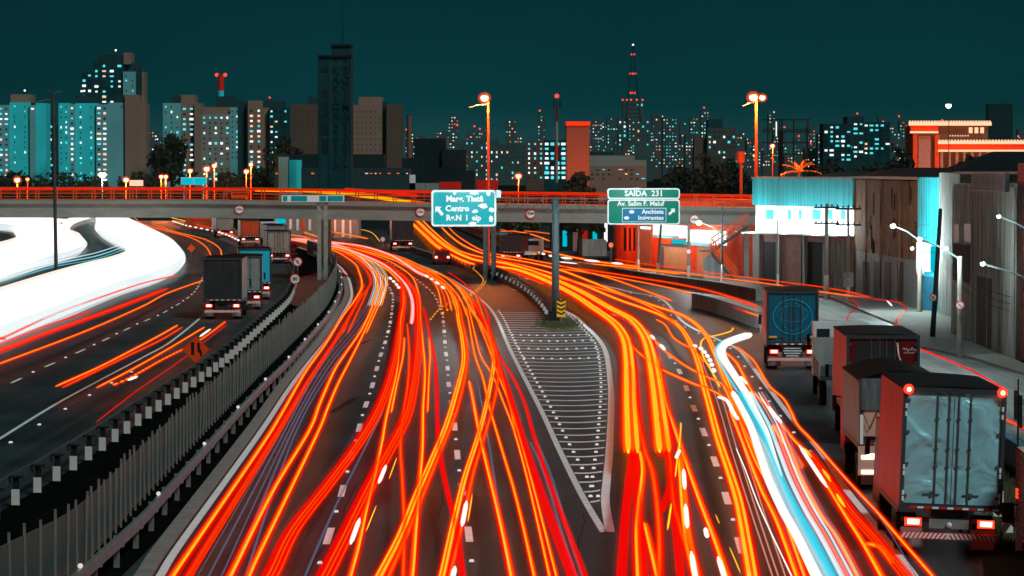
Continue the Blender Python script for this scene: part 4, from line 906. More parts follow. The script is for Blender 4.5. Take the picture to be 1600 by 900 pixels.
a = MB(); a.tube([f.pt(f.u(1596) + 0.3 * math.cos(k * .5), -0.08, f.z(1596, 405) + 0.45 * math.sin(k * .5)) for k in range(10)], 0.04, 4); f.add('graffiti_stroke', a, M['t_cyan'])
# dark pitched roofs behind
for lb, x0, x1, yb, yt, D_, m in (('dark hipped roof with pale fascia behind the grille', 1500, 1700, 270, 236, 205, M['black']), ('long dark flat roof behind the teal warehouse', 1330, 1560, 283, 262, 300, M['black']), ('low dark roof left of the hipped roof', 1250, 1440, 284, 268, 330, M['w_black'])):
    v0, v1 = P(x0, yb, D_), P(x1, yb, D_); t = thing('roofed_shed', lb, 'building', (v0.x, D_, 0)); wd = v1.x - v0.x
    a = MB(); a.box((wd / 2, 5, v0.z / 2), (wd, 10, v0.z)); part('wall', a, M['conc_dark'], t)
    zt = P(x0, yt, D_).z; k_ = wd * 0.35
    a = MB(); a.add([(-.4, -.4, v0.z), (wd + .4, -.4, v0.z), (wd + .4, 10.4, v0.z), (-.4, 10.4, v0.z), (k_, 5, zt), (wd - k_ * .3, 5, zt)], [(0, 1, 5, 4), (1, 2, 5), (2, 3, 4, 5), (3, 0, 4), (3, 2, 1, 0)]); part('roof', a, m, t)
    if 'fascia' in lb:
        a = MB(); a.box((wd / 2, -0.45, v0.z), (wd + 0.8, 0.1, 0.16)); part('fascia', a, M['pink_wall'], t)
# shops under the right end of the overpass
f = Facade('corner_shop', 'orange shop building with glowing canopies behind the staircase', 'building', (962, 412), (1176, 430), 335, hz=6.8)
f.add('wall', f.block(0, f.L, 0, f.H, 0, 10), M['orange_paint_or_glow'])
for x0, x1 in ((1037, 1074), (1090, 1112)): f.add('shutter', f.bpx(x0, x1, 386, 440, -0.05, -0.001), M['tan'])
for x0, x1 in ((1034, 1077),): f.add('door_frame', f.bpx(x0, x1, 381, 386, -0.1, -0.001), M['blue_paint']); f.add('door_frame', f.bpx(1034, 1038, 386, 440, -0.1, -0.001), M['blue_paint'])
f.add('lit_canopy', f.bpx(1035, 1074, 352, 371, -1.0, -0.001), E['signlit']); f.add('canopy_edge', f.bpx(1035, 1076, 368, 372, -1.05, -1.001), M['t_cyan'])
f.add('lit_canopy', f.bpx(1088, 1136, 360, 382, -1.0, -0.001), E['signlit']); f.add('canopy_edge', f.bpx(1086, 1126, 379, 384, -1.05, -1.001), M['t_cyan'])
f.add('sign_panel', f.bpx(1053, 1073, 375, 381, -0.2, -0.001), E['signlit_c']); f.add('sign_panel', f.bpx(1036, 1052, 374, 381, -0.2, -0.001), M['sign_orange'])
for x0, x1 in ((975, 979), (983, 986), (990, 993)): f.add('window', f.bpx(x0, x1, 356, 392, -0.03, -0.001), M['dark'])
f.add('sliding_door', f.bpx(998, 1018, 350, 430, -0.03, -0.001), M['pink_wall'])
f.add('tube_light', f.bpx(1005, 1020, 354, 358, -0.3, -0.2), E['white'])
for sx_ in (1055, 1110): v = f.a + f.d * f.u(sx_) - f.n * 2.5; lamp((v.x, v.y, 4.2), 500, MER, 0.3)  # white fill lights added in front of the shops
for sx_ in (985, 1028, 1082): v = f.a + f.d * f.u(sx_) - f.n * 3; lamp((v.x, v.y, 3.0), 500, SOD, 0.3)  # orange fill lights added along the shop front
# structures farther under the bridge
def slab_building(label, x0, x1, ytop, ybase, m, extras=()):
    v = W(x0, ybase); D_ = v.y; v1 = P(x1, ybase, D_); H_ = P(x0, ytop, D_).z
    t = thing('low_building', label, 'building', (v.x, D_, 0)); wd = v1.x - v.x
    a = MB(); a.box((wd / 2, 4, H_ / 2), (wd, 8, H_)); part('wall', a, m, t)
    for (ex0, ex1, ey0, ey1, em, nm) in extras:
        A_, B_ = P(ex0, ey1, D_), P(ex1, ey0, D_); a = MB(); a.box(((A_.x + B_.x) / 2 - v.x, -0.05, (A_.z + B_.z) / 2), (B_.x - A_.x, 0.1, B_.z - A_.z)); part(nm, a, em, t)
    return t
slab_building('dark building with blue hanging banner behind the big column', 860, 962, 330, 392, M['w_black'], ((879, 886, 348, 385, E['signlit_c'], 'banner'), (895, 903, 358, 400, M['pink_wall'], 'panel'), (908, 918, 360, 376, M['sign_red'], 'panel'), (926, 933, 347, 378, E['signlit_c'], 'banner'), (944, 949, 345, 378, E['white'], 'tube_light')))
slab_building('white lit industrial front under the bridge left of the twin posts', 428, 500, 330, 372, M['t_grey'], ((430, 446, 338, 349, E['signlit_c'], 'sign_panel'), (452, 456, 337, 358, M['white'], 'pillar'), (463, 467, 337, 360, M['white'], 'pillar'), (482, 486, 337, 360, M['white'], 'pillar'), (472, 476, 337, 360, M['sign_orange'], 'pillar')))
slab_building('grey lit front under the bridge right of the twin posts', 512, 560, 330, 372, M['t_grey'], ((522, 525, 337, 362, M['white'], 'pillar'), (534, 538, 337, 370, M['white'], 'pillar'), (546, 549, 337, 372, M['white'], 'pillar')))
slab_building('orange lit front under the bridge beside the left queue', 290, 345, 330, 358, M['orange_paint_or_glow'], ((301, 328, 337, 344, M['sign_orange'], 'sign_panel'), (331, 337, 336, 362, M['white'], 'pillar')))  # wall colour carries the orange light falling on it
slab_building('dark bank closing the view under the bridge on the left', 200, 292, 336, 344, M['w_black'])
slab_building('dark bank closing the view under the bridge behind the dark truck', 556, 645, 334, 358, M['w_black'])
slab_building('dark building with pale arches far beyond the big sign', 700, 870, 334, 352, M['w_black'], ((782, 800, 349, 356, M['blue_paint'], 'panel'),))
slab_building('cyan lit low stand beyond the dark red lit truck', 781, 815, 366, 381, M['t_cyan'])
slab_building('dark canopy shelter beyond the big column', 904, 948, 376, 400, M['conc_grey'])
slab_building('red end wall behind the shops', 962, 1012, 338, 408, M['red_wall'])
# ------------------------------------------------------------------ poles, lamps, wires
def street_pole(name, label, px, ytop, ybase, m=None, lean=0, white_base=True, r=0.14, arms=(), cross=False, lamps=(), D_=None):
    v = W(px, ybase) if D_ is None else Vector((P(px, ybase, D_).x, D_, 0)); H_ = P(px, ytop, v.y).z
    t = thing(name, label, 'utility pole' if cross else ('street lamp' if lamps else 'pole'), v)
    a = MB(); a.tube([(0, 0, 0), (lean, 0, H_)], r, 10, r * 0.7); part('pole', a, m or M['pole'], t)
    if white_base: a = MB(); a.tube([(0, 0, 0.0), (lean * 0.25, 0, H_ * 0.25)], r * 1.06, 10); part('painted_base', a, M['white'], t)
    if cross:
        for dz in (0.3, 1.5):
            a = MB(); a.box((lean, -0.12, H_ - dz), (1.9, 0.1, 0.12))
            for k in range(-2, 3): a.tube([(lean + 0.4 * k, -0.12, H_ - dz + 0.06), (lean + 0.4 * k, -0.12, H_ - dz + 0.25)], 0.05, 6)
            part('crossarm', a, M['black'], t)
    for (ax, ay, zz_y) in arms:   # arm tip in photo
        tip = P(ax, ay, v.y); st_ = P(px, zz_y, v.y); a = MB(); mid = Vector(((tip.x + st_.x) / 2 - v.x, 0, max(tip.z, st_.z) - 0.05 * abs(tip.z - st_.z)))
        p0_, p1_ = Vector((lean * 0.7, 0, st_.z)), Vector((tip.x - v.x, 0, tip.z))
        a.tube([p0_, p0_.lerp(p1_, 0.5) + Vector((0, 0, 0.12)), p1_], 0.05, 6); part('arm', a, M['arm'], t)
    for (lx, ly, kind, power, rr) in lamps:
        tip = P(lx, ly, v.y); c = Vector((tip.x - v.x, -0.1, tip.z))
        a = MB(); a.sphere(c + Vector((0, 0, rr * 0.6)), rr * 0.9, 10, 5, 0.45); hd = part('lamp_head', a, M['steel'], t)
        if kind == 's':
            a = MB(); a.sphere(c + Vector((0, 0.12, -.02)), rr * 1.75, 14, 8, 0.9); part('glow_shell', a, GLOW['lamp_glow'], hd); a = MB(); a.sphere(c + Vector((0, 0.12, -.02)), rr * 1.3, 14, 8, 0.9); part('glow_shell', a, GLOW['lamp_glow2'], hd)  # shells added round the bulb to stand for its orange glow
        a = MB(); a.sphere(c, rr, 12, 8, 0.95); part('lamp_glass', a, E['sodium' if kind == 's' else ('merc' if kind == 'm' else 'sodium_red')], hd)
        if power:
            l = lamp((c.x, c.y - 0.9, c.z - rr - 0.3), power, SOD if kind != 'm' else MER, 0.2); l.parent = t
    return t
street_pole('street_lamp', 'tall orange glowing mast with a bright sodium lamp above the big teal sign', 763, 152, 428, M['orange_paint_or_glow'], 0, False, 0.16, ((733, 168, 163),), False, ((757, 153, 's', 9000, 0.36),), D_=303)  # mast coloured orange for the glow of its own lamp
street_pole('street_lamp', 'tall orange glowing mast with twin sodium lamps above the teal warehouse', 1181, 152, 425, M['orange_paint_or_glow'], 0, False, 0.18, ((1160, 166, 160), (1191, 153, 153)), False, ((1177, 152, 's', 9000, 0.38), (1191, 152.5, 's', 3000, 0.27)), D_=300)  # lamp glow put into this mast's orange colour too
street_pole('street_lamp', 'street lamp with bright white head in front of the shop canopy', 1128, 322, 443, M['pole_dark'], 0, True, 0.10, ((1094, 347, 365),), False, ((1092, 348, 'm', 1600, 0.24),))
street_pole('pole', 'thin white based pole behind the exit sign', 997, 350, 424, None, 0, True, 0.13)
street_pole('pole', 'leaning white based pole below the exit sign', 1027, 350, 431, None, 0.35, True, 0.15)
street_pole('pole', 'white based pole between the two lit canopies', 1076, 350, 437, None, 0, True, 0.15)
street_pole('pole', 'thin pale pole in front of the warehouse left gate', 1215, 345, 456, None, 0, True, 0.08)
street_pole('utility_pole', 'utility pole with crossarms and thick white painted base before the warehouse', 1291, 318, 467, None, 0, True, 0.2, (), True)
street_pole('utility_pole', 'utility pole with crossarm at the warehouse right corner', 1325, 320, 470, None, 0, True, 0.13, (), True)
street_pole('street_lamp', 'white lamp bracket glowing under the warehouse band', 1252, 350, 455, M['pole_dark'], 0, False, 0.05, (), False, ((1252, 360, 'm', 0, 0.28),))
street_pole('street_lamp', 'lamp pole with bright white head on a long arm before the brown building', 1437, 374, 491, None, 0, False, 0.17, ((1397, 353, 376),), False, ((1395, 353, 'm', 2600, 0.19), (1437, 374, 'm', 800, 0.19), (1425, 388, 'm', 0, 0.13)))
street_pole('utility_pole', 'thick dark leaning pole in front of the narrow teal building', 1457, 326, 530, M['pole_dark'], 0.42, False, 0.16)
street_pole('street_lamp', 'concrete pole with curved arm and white lamp right of the leaning pole', 1499, 400, 560, None, 0, False, 0.17, ((1440, 375, 405),), False, ((1478, 388, 'm', 550, 0.12),))
street_pole('street_lamp', 'lower steel arm lamp reaching in from the right picture edge', 1640, 450, 590, M['steel'], 0, False, 0.14, ((1533, 411, 452),), False, ((1535, 412, 'm', 380, 0.12),))
street_pole('street_lamp', 'upper steel arm lamp reaching in from the right picture edge', 1650, 380, 585, M['steel'], 0, False, 0.14, ((1558, 337, 385),), False, ((1560, 338, 'm', 300, 0.10),))
t = street_pole('sign_pole', 'thin black pole with two narrow plates right of the silver truck', 1590, 592, 765, M['black'], 0, False, 0.035)
a = MB(); a.box((-0.08, 0, 2.6), (0.05, 0.3, 0.9)); a.box((0.08, 0, 2.4), (0.05, 0.3, 1.0)); part('plate', a, M['black'], t)
street_pole('street_lamp', 'tall unlit dark mast with double arms at the far left', 88, 143, 442, M['pole_dark'], -0.2, False, 0.17, ((75, 143, 147), (95, 143, 147), (56, 160, 156)))
t = thing('notice_board', 'pale double notice board on a white post in front of the warehouse', 'sign', W(1325, 473)); t.location.x += 0.0
a = MB(); a.box((0, -0.25, 2.0), (0.75, 0.04, 0.5)); a.box((0, -0.25, 1.45), (0.75, 0.04, 0.55)); part('board', a, M['conc_grey'], t); a = MB(); a.tube([(0, -0.2, 0), (0, -0.2, 2)], 0.06, 6); part('post', a, M['white'], t)
def wire(p, q_, sag, label):
    a = MB(); off = p.lerp(q_, 0.5); a.off = off
    a.tube([p.lerp(q_, i / 12) - Vector((0, 0, sag * 4 * (i / 12) * (1 - i / 12))) for i in range(13)], 0.014, 4)
    o = link_mesh('power_cable', a, M['black']); o.location = off; tag(o, label, 'cable', 'cables between the street poles')
Da, Db, Dc, Dd = W(1291, 467).y, W(1325, 470).y, W(1457, 530).y, W(1499, 560).y
for i, (ya, yb_, yc) in enumerate(((320, 322, 350), (322, 324, 372), (333, 335, 395))):
    nm = ('topmost', 'middle', 'lowest')[i]
    wire(P(1291, ya, Da), P(1325, yb_, Db), 0.1, nm + ' black cable between the two warehouse utility poles')
    wire(P(1325, yb_, Db), P(1460, yc, Dc), 0.5, nm + ' black cable from the warehouse corner to the leaning pole')
    wire(P(1460, yc, Dc), P(1499, 415 + 12 * i, Dd), 0.25, nm + ' black cable from the leaning pole to the concrete pole')
    wire(P(1499, 420 + 12 * i, Dd), P(1640, 455 + 10 * i, Dd), 0.8, nm + ' black cable sagging across the grey concrete wall')
# small far lamps
for i, (px, py, kd, rr, lb) in enumerate(((27, 281, 's', 0.55, 'orange street lamp nearest the left picture edge above the bridge'), (43, 280, 'r', 0.4, 'small orange lamp right beside the leftmost lamp'), (160, 273, 'm', 0.75, 'big white floodlight above the bridge'), (197, 281, 's', 0.5, 'orange lamp right of the white floodlight'), (252, 276, 's', 0.4, 'left bulb of the close orange lamp pair below the dark tree'), (259, 276, 's', 0.4, 'right bulb of the close orange lamp pair below the dark tree'), (297, 267, 's', 0.42, 'orange lamp above the small teal sign'), (323, 264, 's', 0.55, 'brightest orange lamp right of the small teal sign'), (335, 259, 's', 0.42, 'upper orange lamp right of the brightest one'), (385, 268, 's', 0.45, 'lower orange lamp before the brown tower'), (392, 257, 's', 0.38, 'upper orange lamp before the brown tower'), (810, 275, 's', 0.55, 'orange lamp right of the big teal sign'), (1207, 228, 's', 0.40, 'orange lamp beside the billboard frame'), (1179, 243, 'r', 0.4, 'small orange lamp low on the right tall mast'), (1482, 165, 'm', 0.62, 'white floodlight above the glowing classical building'))):
    street_pole('street_lamp', lb, px + (0 if kd != 'm' else 0), py + 1, 300, M['pole_dark'] if kd == 'm' else M['orange_paint_or_glow'], 0, False, 0.10, (), False, ((px, py, kd, (14000 if kd == 's' else (16000 if py > 200 and kd == 'm' else 0)), rr),), D_=670 + i * 3)  # orange pole colour holds the glow of the lamp
t = thing('highway_sign', 'small teal highway sign above the bridge under an orange lamp', 'road sign', P(303, 283, 660)); t.location.z = 0; zz = P(303, 283, 660).z
a = MB(); a.box((0, 0, zz), (5.4, 0.15, 1.6)); part('border', a, M['sign_white'], t)
for dx in (-1.3, 1.3): a = MB(); a.box((dx, -0.1, zz), (2.4, 0.05, 1.3)); part('board', a, E['signlit_c'], t)
for dx in (-2, 2): a = MB(); a.tube([(dx, 0.1, 0), (dx, 0.1, zz)], 0.12, 6); part('post', a, M['steel'], t)
t = thing('lit_panel', 'small glowing salmon panel above the bridge beside an orange lamp', 'sign', P(213, 287, 655)); t.location.z = 0; zz = P(213, 286, 655).z
a = MB(); a.box((0, 0, zz), (2.8, 0.15, 1.2)); part('board', a, E['w_warm'], t); a = MB(); a.box((0, 0.1, zz / 2), (0.2, 0.1, zz)); part('post', a, M['steel'], t)
for px0, px1, y0, y1, lb, m in ((687, 720, 284, 296, 'plain red block above the bridge left of the red boards', M['sign_red']), (745, 762, 281, 297, 'left red board above the big teal sign', M['sign_red']), (764, 778, 281, 297, 'right red board above the big teal sign', M['sign_red']), (640, 649, 273, 297, 'narrow white box above the bridge railing', M['white']), (640, 686, 286, 297, 'grey low kiosk left of the red block', M['conc_grey'])):
    A_, B_ = P(px0, y1, 690), P(px1, y0, 690); t = thing('hoarding', lb, 'billboard', ((A_.x + B_.x) / 2, 690, 0))
    a = MB(); a.box((0, 0, (A_.z + B_.z) / 2), (B_.x - A_.x, 0.8, B_.z - A_.z)); part('board', a, m, t); a = MB(); a.box((0, 0.1, A_.z / 2), (0.3, 0.3, A_.z)); part('post', a, M['steel_dark'], t)
# billboard frame
t = thing('billboard_frame', 'empty dark steel billboard frame left of the lit apartment block', 'billboard frame', (P(1230, 250, 420).x, 420, 0))
a = MB(); X = lambda px: P(px, 200, 420).x - t.location.x; Z = lambda py: P(1230, py, 420).z
for px in (1218, 1222, 1240, 1262): a.box((X(px), 0, (Z(187) + Z(262)) / 2), (0.18, 0.18, Z(187) - Z(262)))
for py in (187, 203, 206, 223, 241): a.box(((X(1190) + X(1266)) / 2, 0.1, Z(py)), (X(1266) - X(1190), 0.12, 0.14))
part('frame', a, M['black'], t); a = MB(); a.box((X(1220), 0.35, Z(205) / 2), (0.7, 0.4, Z(205))); part('post', a, M['black'], t)
a = MB(); a.box((X(1213), 0, (Z(190) + Z(213)) / 2), (0.14, 0.1, Z(190) - Z(213))); part('tube_light', a, E['w_white'], t)

# ------------------------------------------------------------------ skyline
WIN = {}
def win_mesh(w_, h_, m):
    key = (round(w_, 2), round(h_, 2), m.name)
    if key not in WIN:
        a = MB(); a.box((0, 0, 0), (w_, 0.3, h_)); WIN[key] = a
    return WIN[key]
WCACHE = {}
def put_window(parent, x, y, z, w_, h_, m, name='window'):
    key = (name, round(w_, 1), round(h_, 1), m.name)
    if key not in WCACHE:
        a = MB(); a.box((0, 0, 0), (w_, 0.3, h_)); o = part(name, a, m, parent); o.location = (x, y, z); WCACHE[key] = o
    else: copy_part(WCACHE[key], parent, (x, y, z))
def tower(label, D, wings, beacon=None, name='apartment_tower', cat='building', groundz=0):
    """wings: x0, x1, ytop, material, options: cols, dy, lit share, lit materials, dark windows, part name, set-back"""
    x00 = min(w_[0] for w_ in wings); t = thing(name, label, cat, (P(x00, 300, D).x, D, 0)); px = D / F; cnt = 0
    for i, w_ in enumerate(wings):
        x0, x1, yt, m = w_[:4]; o = w_[4] if len(w_) > 4 else {}
        X0 = (x0 - x00) * px; X1 = (x1 - x00) * px; zt = P(x0, yt, D).z; zb_ = P(x0, o['yb'], D).z if 'yb' in o else 0; back = o.get('back', 1.5 * (i % 3))
        a = MB(); a.box(((X0 + X1) / 2, back + 8, (zt + zb_) / 2), (X1 - X0 - 0.02, 16, zt - zb_)); wing = part(o.get('n', 'wing'), a, m, t)
        cols = o.get('cols', 0); dy = o.get('dy', 8); y = yt + o.get('y0', 6)
        while cols and y < o.get('y1', 284):
            for c in range(cols):
                cx = x0 + (x1 - x0) * (c + 0.5) / cols; r = random.random()
                ww, wh = o.get('w', 2.4) * px, o.get('h', 3.0) * px
                if cnt > 96: break
                lit_ = min(.85, o.get('lit', 0.3) * 1.3)
                loc = ((cx - x00) * px, back - 0.05, P(cx, y, D).z)
                if r < lit_: put_window(wing, *loc, ww * random.choice((.9, 1.15, 1.5)), wh * random.choice((.8, 1, 1.2)), random.choice(o.get('em', [E['w_cyan'], E['w_white']])), 'lit_window'); cnt += 1
                elif r < lit_ + o.get('dark', 0.5): put_window(wing, *loc, ww * 0.8, wh * 0.7, M['w_black']); cnt += 1
            y += dy
    if beacon:
        for bx_, by_, bk in beacon:
            a = MB(); v = P(bx_, by_, D); a.sphere((v.x - t.location.x, 6, v.z), 1.5 * px, 8, 6); b_ = part('beacon', a, E['beaconw'] if bk == 'w' else E['beacon'], t)
            a = MB(); a.tube([(v.x - t.location.x, 6, v.z - 14 * px), (v.x - t.location.x, 6, v.z)], 0.3 * px, 5); part('mast', a, M['black'], b_)
    return t
CW = [E['w_cyan'], E['w_cyan'], E['w_white']]; WW = [E['w_warm'], E['w_white'], E['w_cyan']]
tower('pale teal tower at the left edge with a lit balcony column', 1700, [(-30, 15, 164, M['w_teal2'], dict(cols=5, lit=.55, em=CW + [E['w_warm']], w=3.5)), (15, 47, 160, M['w_teal'], dict(cols=2, lit=.2, w=1.6)), (15, 47, 147, M['w_brown'], dict(n='roof_block', back=5)), (47, 56, 164, M['w_teal2'], dict(cols=1, lit=.75, em=WW, w=4)), (56, 72, 161, M['w_teal'], dict(cols=2, lit=.12, w=1.8))], [(36, 141, 'w')])
tower('wide pale teal tower with brown lit right side below the tallest tower', 1650, [(92, 108, 161, M['w_teal'], dict(cols=2, lit=.15, w=1.6)), (108, 117, 163, M['w_teal2'], dict(cols=1, lit=.6, w=3.4)), (117, 150, 161, M['w_teal'], dict(cols=2, lit=.25, w=1.8)), (117, 148, 148, M['w_dark'], dict(n='roof_block', back=5)), (150, 168, 163, M['w_teal2'], dict(cols=2, lit=.6, em=WW, w=4.5)), (168, 195, 160, M['w_teal2'], dict(cols=3, lit=.25, w=1.8, dy=8.2)), (180, 202, 148, M['w_dark'], dict(n='roof_block', back=6)), (195, 217, 148, M['w_brown'], dict(cols=2, lit=.45, em=CW + WW, w=4, y0=16)), (217, 228, 161, M['w_brown'])], [(125, 142, 'w')])
tower('tallest tower of the left cluster with a dark cap and beacon', 2000, [(128, 145, 112, M['w_dark2'], dict(cols=2, lit=.5, em=WW, w=3.8, y1=160)), (145, 193, 97, M['w_dark2'], dict(cols=4, lit=.5, em=CW + WW, w=4, y1=160)), (152, 193, 85, M['w_dark'], dict(n='roof_block', back=4)), (193, 213, 112, M['w_teal2'], dict(cols=2, lit=.15, w=1.8, y1=160)), (191, 215, 97, M['w_dark'], dict(n='roof_block', back=6)), (193, 205, 82, M['w_brown'], dict(n='stair_core', back=3, yb=100)), (213, 222, 113, M['w_dark']), (222, 226, 112, M['w_brown'])], [(179, 78, 'w')])
tower('narrow distant tower between the left edge tower and wide tower', 2300, [(70, 83, 182, M['w_dark2'], dict(cols=1, lit=.5, w=8, dy=10, em=CW)), (83, 93, 195, M['w_dark'])])
tower('tower with teal left wing and brown lit core near the dark tree', 1600, [(255, 282, 161, M['w_teal2'], dict(cols=3, lit=.3, w=2)), (267, 289, 150, M['w_dark'], dict(n='roof_block', back=4)), (282, 304, 148, M['w_brown'], dict(cols=2, lit=.6, em=[E['w_white'], E['w_cyan']], w=4, y0=22)), (304, 315, 161, M['w_brown'])])
tower('pale grey middle block below the striped chimney', 1500, [(315, 360, 178, M['w_pale'], dict(cols=5, lit=.3, w=2.6)), (315, 372, 167, M['w_brown'], dict(n='roof_block', back=4)), (335, 364, 150, M['w_dark'], dict(n='water_tank', back=6, yb=168)), (360, 388, 168, M['w_teal2'], dict(cols=4, lit=.3, w=1.8))])
tower('brown fronted tower left of the dark graffiti tower', 1450, [(370, 395, 157, M['w_dark'], dict(n='roof_block', back=5)), (387, 410, 157, M['w_brown'], dict(cols=2, lit=.5, em=WW, w=3.4, y0=16)), (410, 421, 168, M['w_brown']), (421, 450, 168, M['w_dark2'], dict(cols=4, lit=.3, w=2.6, em=CW + [E['w_warm']])), (410, 442, 157, M['w_dark'], dict(n='roof_block', back=5))], [(420, 152, 'r')])
tower('plain brown block behind the dark graffiti tower on its left', 1500, [(455, 500, 163, M['w_brown2'], dict(cols=6, lit=0, dark=.9, w=1.4, h=2, dy=8.5, y0=10)), (480, 500, 151, M['w_dark'], dict(n='roof_block', back=5))])
tower('brown block with regular small windows right of the graffiti tower', 1500, [(549, 597, 164, M['w_brown'], dict(cols=7, lit=.03, dark=.9, w=1.5, h=2, em=WW, dy=8.6, y0=10, y1=235)), (560, 597, 151, M['w_brown'], dict(n='roof_block', back=5)), (597, 604, 158, M['w_dark'], dict(n='stair_core', back=6)), (604, 628, 163, M['w_brown2'], dict(n='wing'))])
# striped chimney
t = thing('striped_chimney', 'red and white banded chimney with red beacons on the left skyline', 'chimney', (P(345, 200, 1700).x, 1700, 0)); zf = lambda y: P(345, y, 1700).z
for i, (y0, y1, m) in enumerate(((117, 142, M['sign_red']), (142, 166, M['w_teal']), (166, 285, M['w_pale']))):
    a = MB(); a.tube([(0, 0, zf(y1)), (0, 0, zf(y0))], 1.7 + .1 * i, 12); part('stack', a, m, t)
for dx in (-2, 2.4): a = MB(); a.sphere((dx, 0, zf(117)), 1.0, 8, 6); part('beacon', a, E['beacon'], t)
# dark graffiti tower
t = thing('derelict_tower', 'tall dark unlit concrete tower covered in vertical painted letters', 'building', (P(497, 290, 660).x, 660, 0)); Dg = 660; kx = Dg / F
zt = lambda y: P(520, y, Dg).z
a = MB(); a.box((26 * kx, 4, zt(88) / 2), (52 * kx, 8, zt(88))); part('shaft', a, M['w_dark2'], t)
a = MB(); a.box((36.5 * kx, 4.2, (zt(88) + zt(71)) / 2), (31 * kx, 7, zt(71) - zt(88))); part('head_house', a, M['w_dark'], t)
a = MB(); a.box((36.5 * kx, 4.2, zt(70)), (33 * kx, 8, 0.4)); a.box((26 * kx, 4, zt(87.5)), (54 * kx, 9, 0.35)); part('parapet', a, M['w_black'], t)
a = MB(); a.tube([(37 * kx, 4, zt(70)), (37 * kx, 4, zt(-40))], 0.12, 5, 0.04); part('antenna', a, M['w_black'], t)
for x0, x1, y0, y1, m in ((5, 16, 105, 113, 'w_black'), (6, 15, 140, 153, 'w_black'), (6, 16, 160, 183, 'w_black'), (6, 16, 189, 211, 'w_black'), (6, 16, 217, 240, 'w_black')):
    a = MB(); a.box(((x0 + x1) / 2 * kx, -0.05, (zt(y0) + zt(y1)) / 2), ((x1 - x0) * kx, 0.1, zt(y0) - zt(y1))); part('opening', a, M[m], t)
a = MB(); a.box((1.2 * kx, -0.06, zt(190)), (0.8 * kx, 0.12, zt(88) - zt(290))); a.box((17 * kx, -0.08, zt(190)), (0.9 * kx, 0.16, zt(90) - zt(290))); a.box((51.2 * kx, -0.06, zt(190)), (1.6 * kx, 0.12, zt(88) - zt(290))); part('rib', a, M['w_dark'], t)
for txt, xx, y0, dy, sz in (('*KAKICA', 28, 97, 14, 13), ('XROSPIO', 28, 196, 11, 9), ('*SQVIMA', 43, 97, 14, 13), ('GRAVURIL', 43, 192, 9.5, 8)):
    for i, ch in enumerate(txt): part('lettering', text_mb(ch, sz * kx * 1.25, (xx * kx, -0.12, zt(y0 + dy * i)), ext=0.02, bold=0.02), M['w_black'], t)
# mid skyline
tower('unlit stepped black block right of the slim chimney', 700, [(628, 662, 247, M['w_black']), (646, 695, 216, M['w_black'], dict(back=4)), (690, 728, 234, M['w_black']), (600, 742, 266, M['w_black'], dict(back=2)), (640, 690, 262, M['w_black'], dict(back=1))], None, 'industrial_block')
tower('low dark factory wing with broken lit openings under the graffiti tower', 690, [(430, 600, 241, M['w_black'], dict(cols=0)), (430, 640, 262, M['w_dark'], dict(back=-2, cols=30, lit=.25, dark=.2, em=[E['w_orange'], E['w_warm']], w=3, h=1.8, dy=7, y0=9, y1=276)), (453, 472, 250, M['w_teal'], dict(back=-3)), (437, 452, 245, M['w_teal2'], dict(back=-3.5))], None, 'factory')
t = thing('brick_chimney', 'slim plain brown chimney right of the brown blocks', 'chimney', (P(639, 200, 900).x, 900, 0)); a = MB(); a.tube([(0, 0, 0), (0, 0, P(639, 180, 900).z)], 0.9, 12, 0.6); part('stack', a, M['w_brown2'], t); a = MB(); a.tube([(0, 0, P(639, 180, 900).z), (0, 0, P(639, 179, 900).z)], 0.7, 12); part('rim', a, M['w_dark'], t)
tower('grey block with scattered lights right of the black stepped block', 2000, [(718, 780, 218, M['w_far'], dict(cols=8, lit=.3, dark=.2, em=CW + WW, w=1.8, dy=7)), (780, 822, 224, M['w_far'], dict(cols=5, lit=.2, em=CW + WW, w=1.8))])
tower('brown block with bright cyan windows left of the rust coloured tower', 1500, [(822, 850, 219, M['w_brown2'], dict(cols=3, lit=.5, em=[E['w_white'], E['w_cyan']], w=2.2, dy=7.5)), (850, 885, 219, M['w_dark2'], dict(cols=4, lit=.6, em=CW, w=5, h=4, dy=7.5))])
tower('rust coloured windowless concrete tower lit red from below', 900, [(885, 921, 196, M['w_brown2']), (884, 922, 190, M['sign_orange'], dict(n='parapet', back=-.5, yb=196))], None, 'silo_tower')  # orange parapet colour stands for red light on the top edge
lamp(P(905, 280, 880), 40000, (1, .15, .05), 1)  # red fill light added below the tower, no fitting
tower('wide low salmon building with stepped roof behind the exit sign', 1000, [(921, 1010, 250, M['w_pale']), (921, 992, 243, M['w_pale'], dict(back=2)), (921, 960, 237, M['w_dark'], dict(back=3)), (921, 1009, 259, M['w_brown'], dict(back=-1, cols=10, lit=.1, dark=.6, w=4, h=1.6, dy=7, em=WW))], None, 'low_building')
tower('tapering office tower under the red lit antenna mast', 2600, [(973, 1006, 158, M['w_far'], dict(cols=5, lit=.45, em=CW + WW, w=2, dy=7, y1=240)), (973, 1004, 168, M['w_far'], dict(back=-2)), (965, 1015, 185, M['w_far'], dict(cols=7, lit=.4, em=CW + WW, w=2, dy=7, back=-4, y1=250))])
tower('dark apartment block with many bright cyan windows right of the billboard frame', 1300, [(1286, 1330, 193, M['w_dark2'], dict(cols=5, lit=.3, em=CW, w=4, dy=7.2, y1=256)), (1324, 1350, 182, M['w_dark'], dict(cols=3, lit=.35, em=CW, w=4, dy=7.2, y0=12, y1=245)), (1350, 1392, 190, M['w_dark2'], dict(cols=5, lit=.4, em=CW + WW, w=4, dy=7.2, y1=245))], [(1342, 177, 'r')])
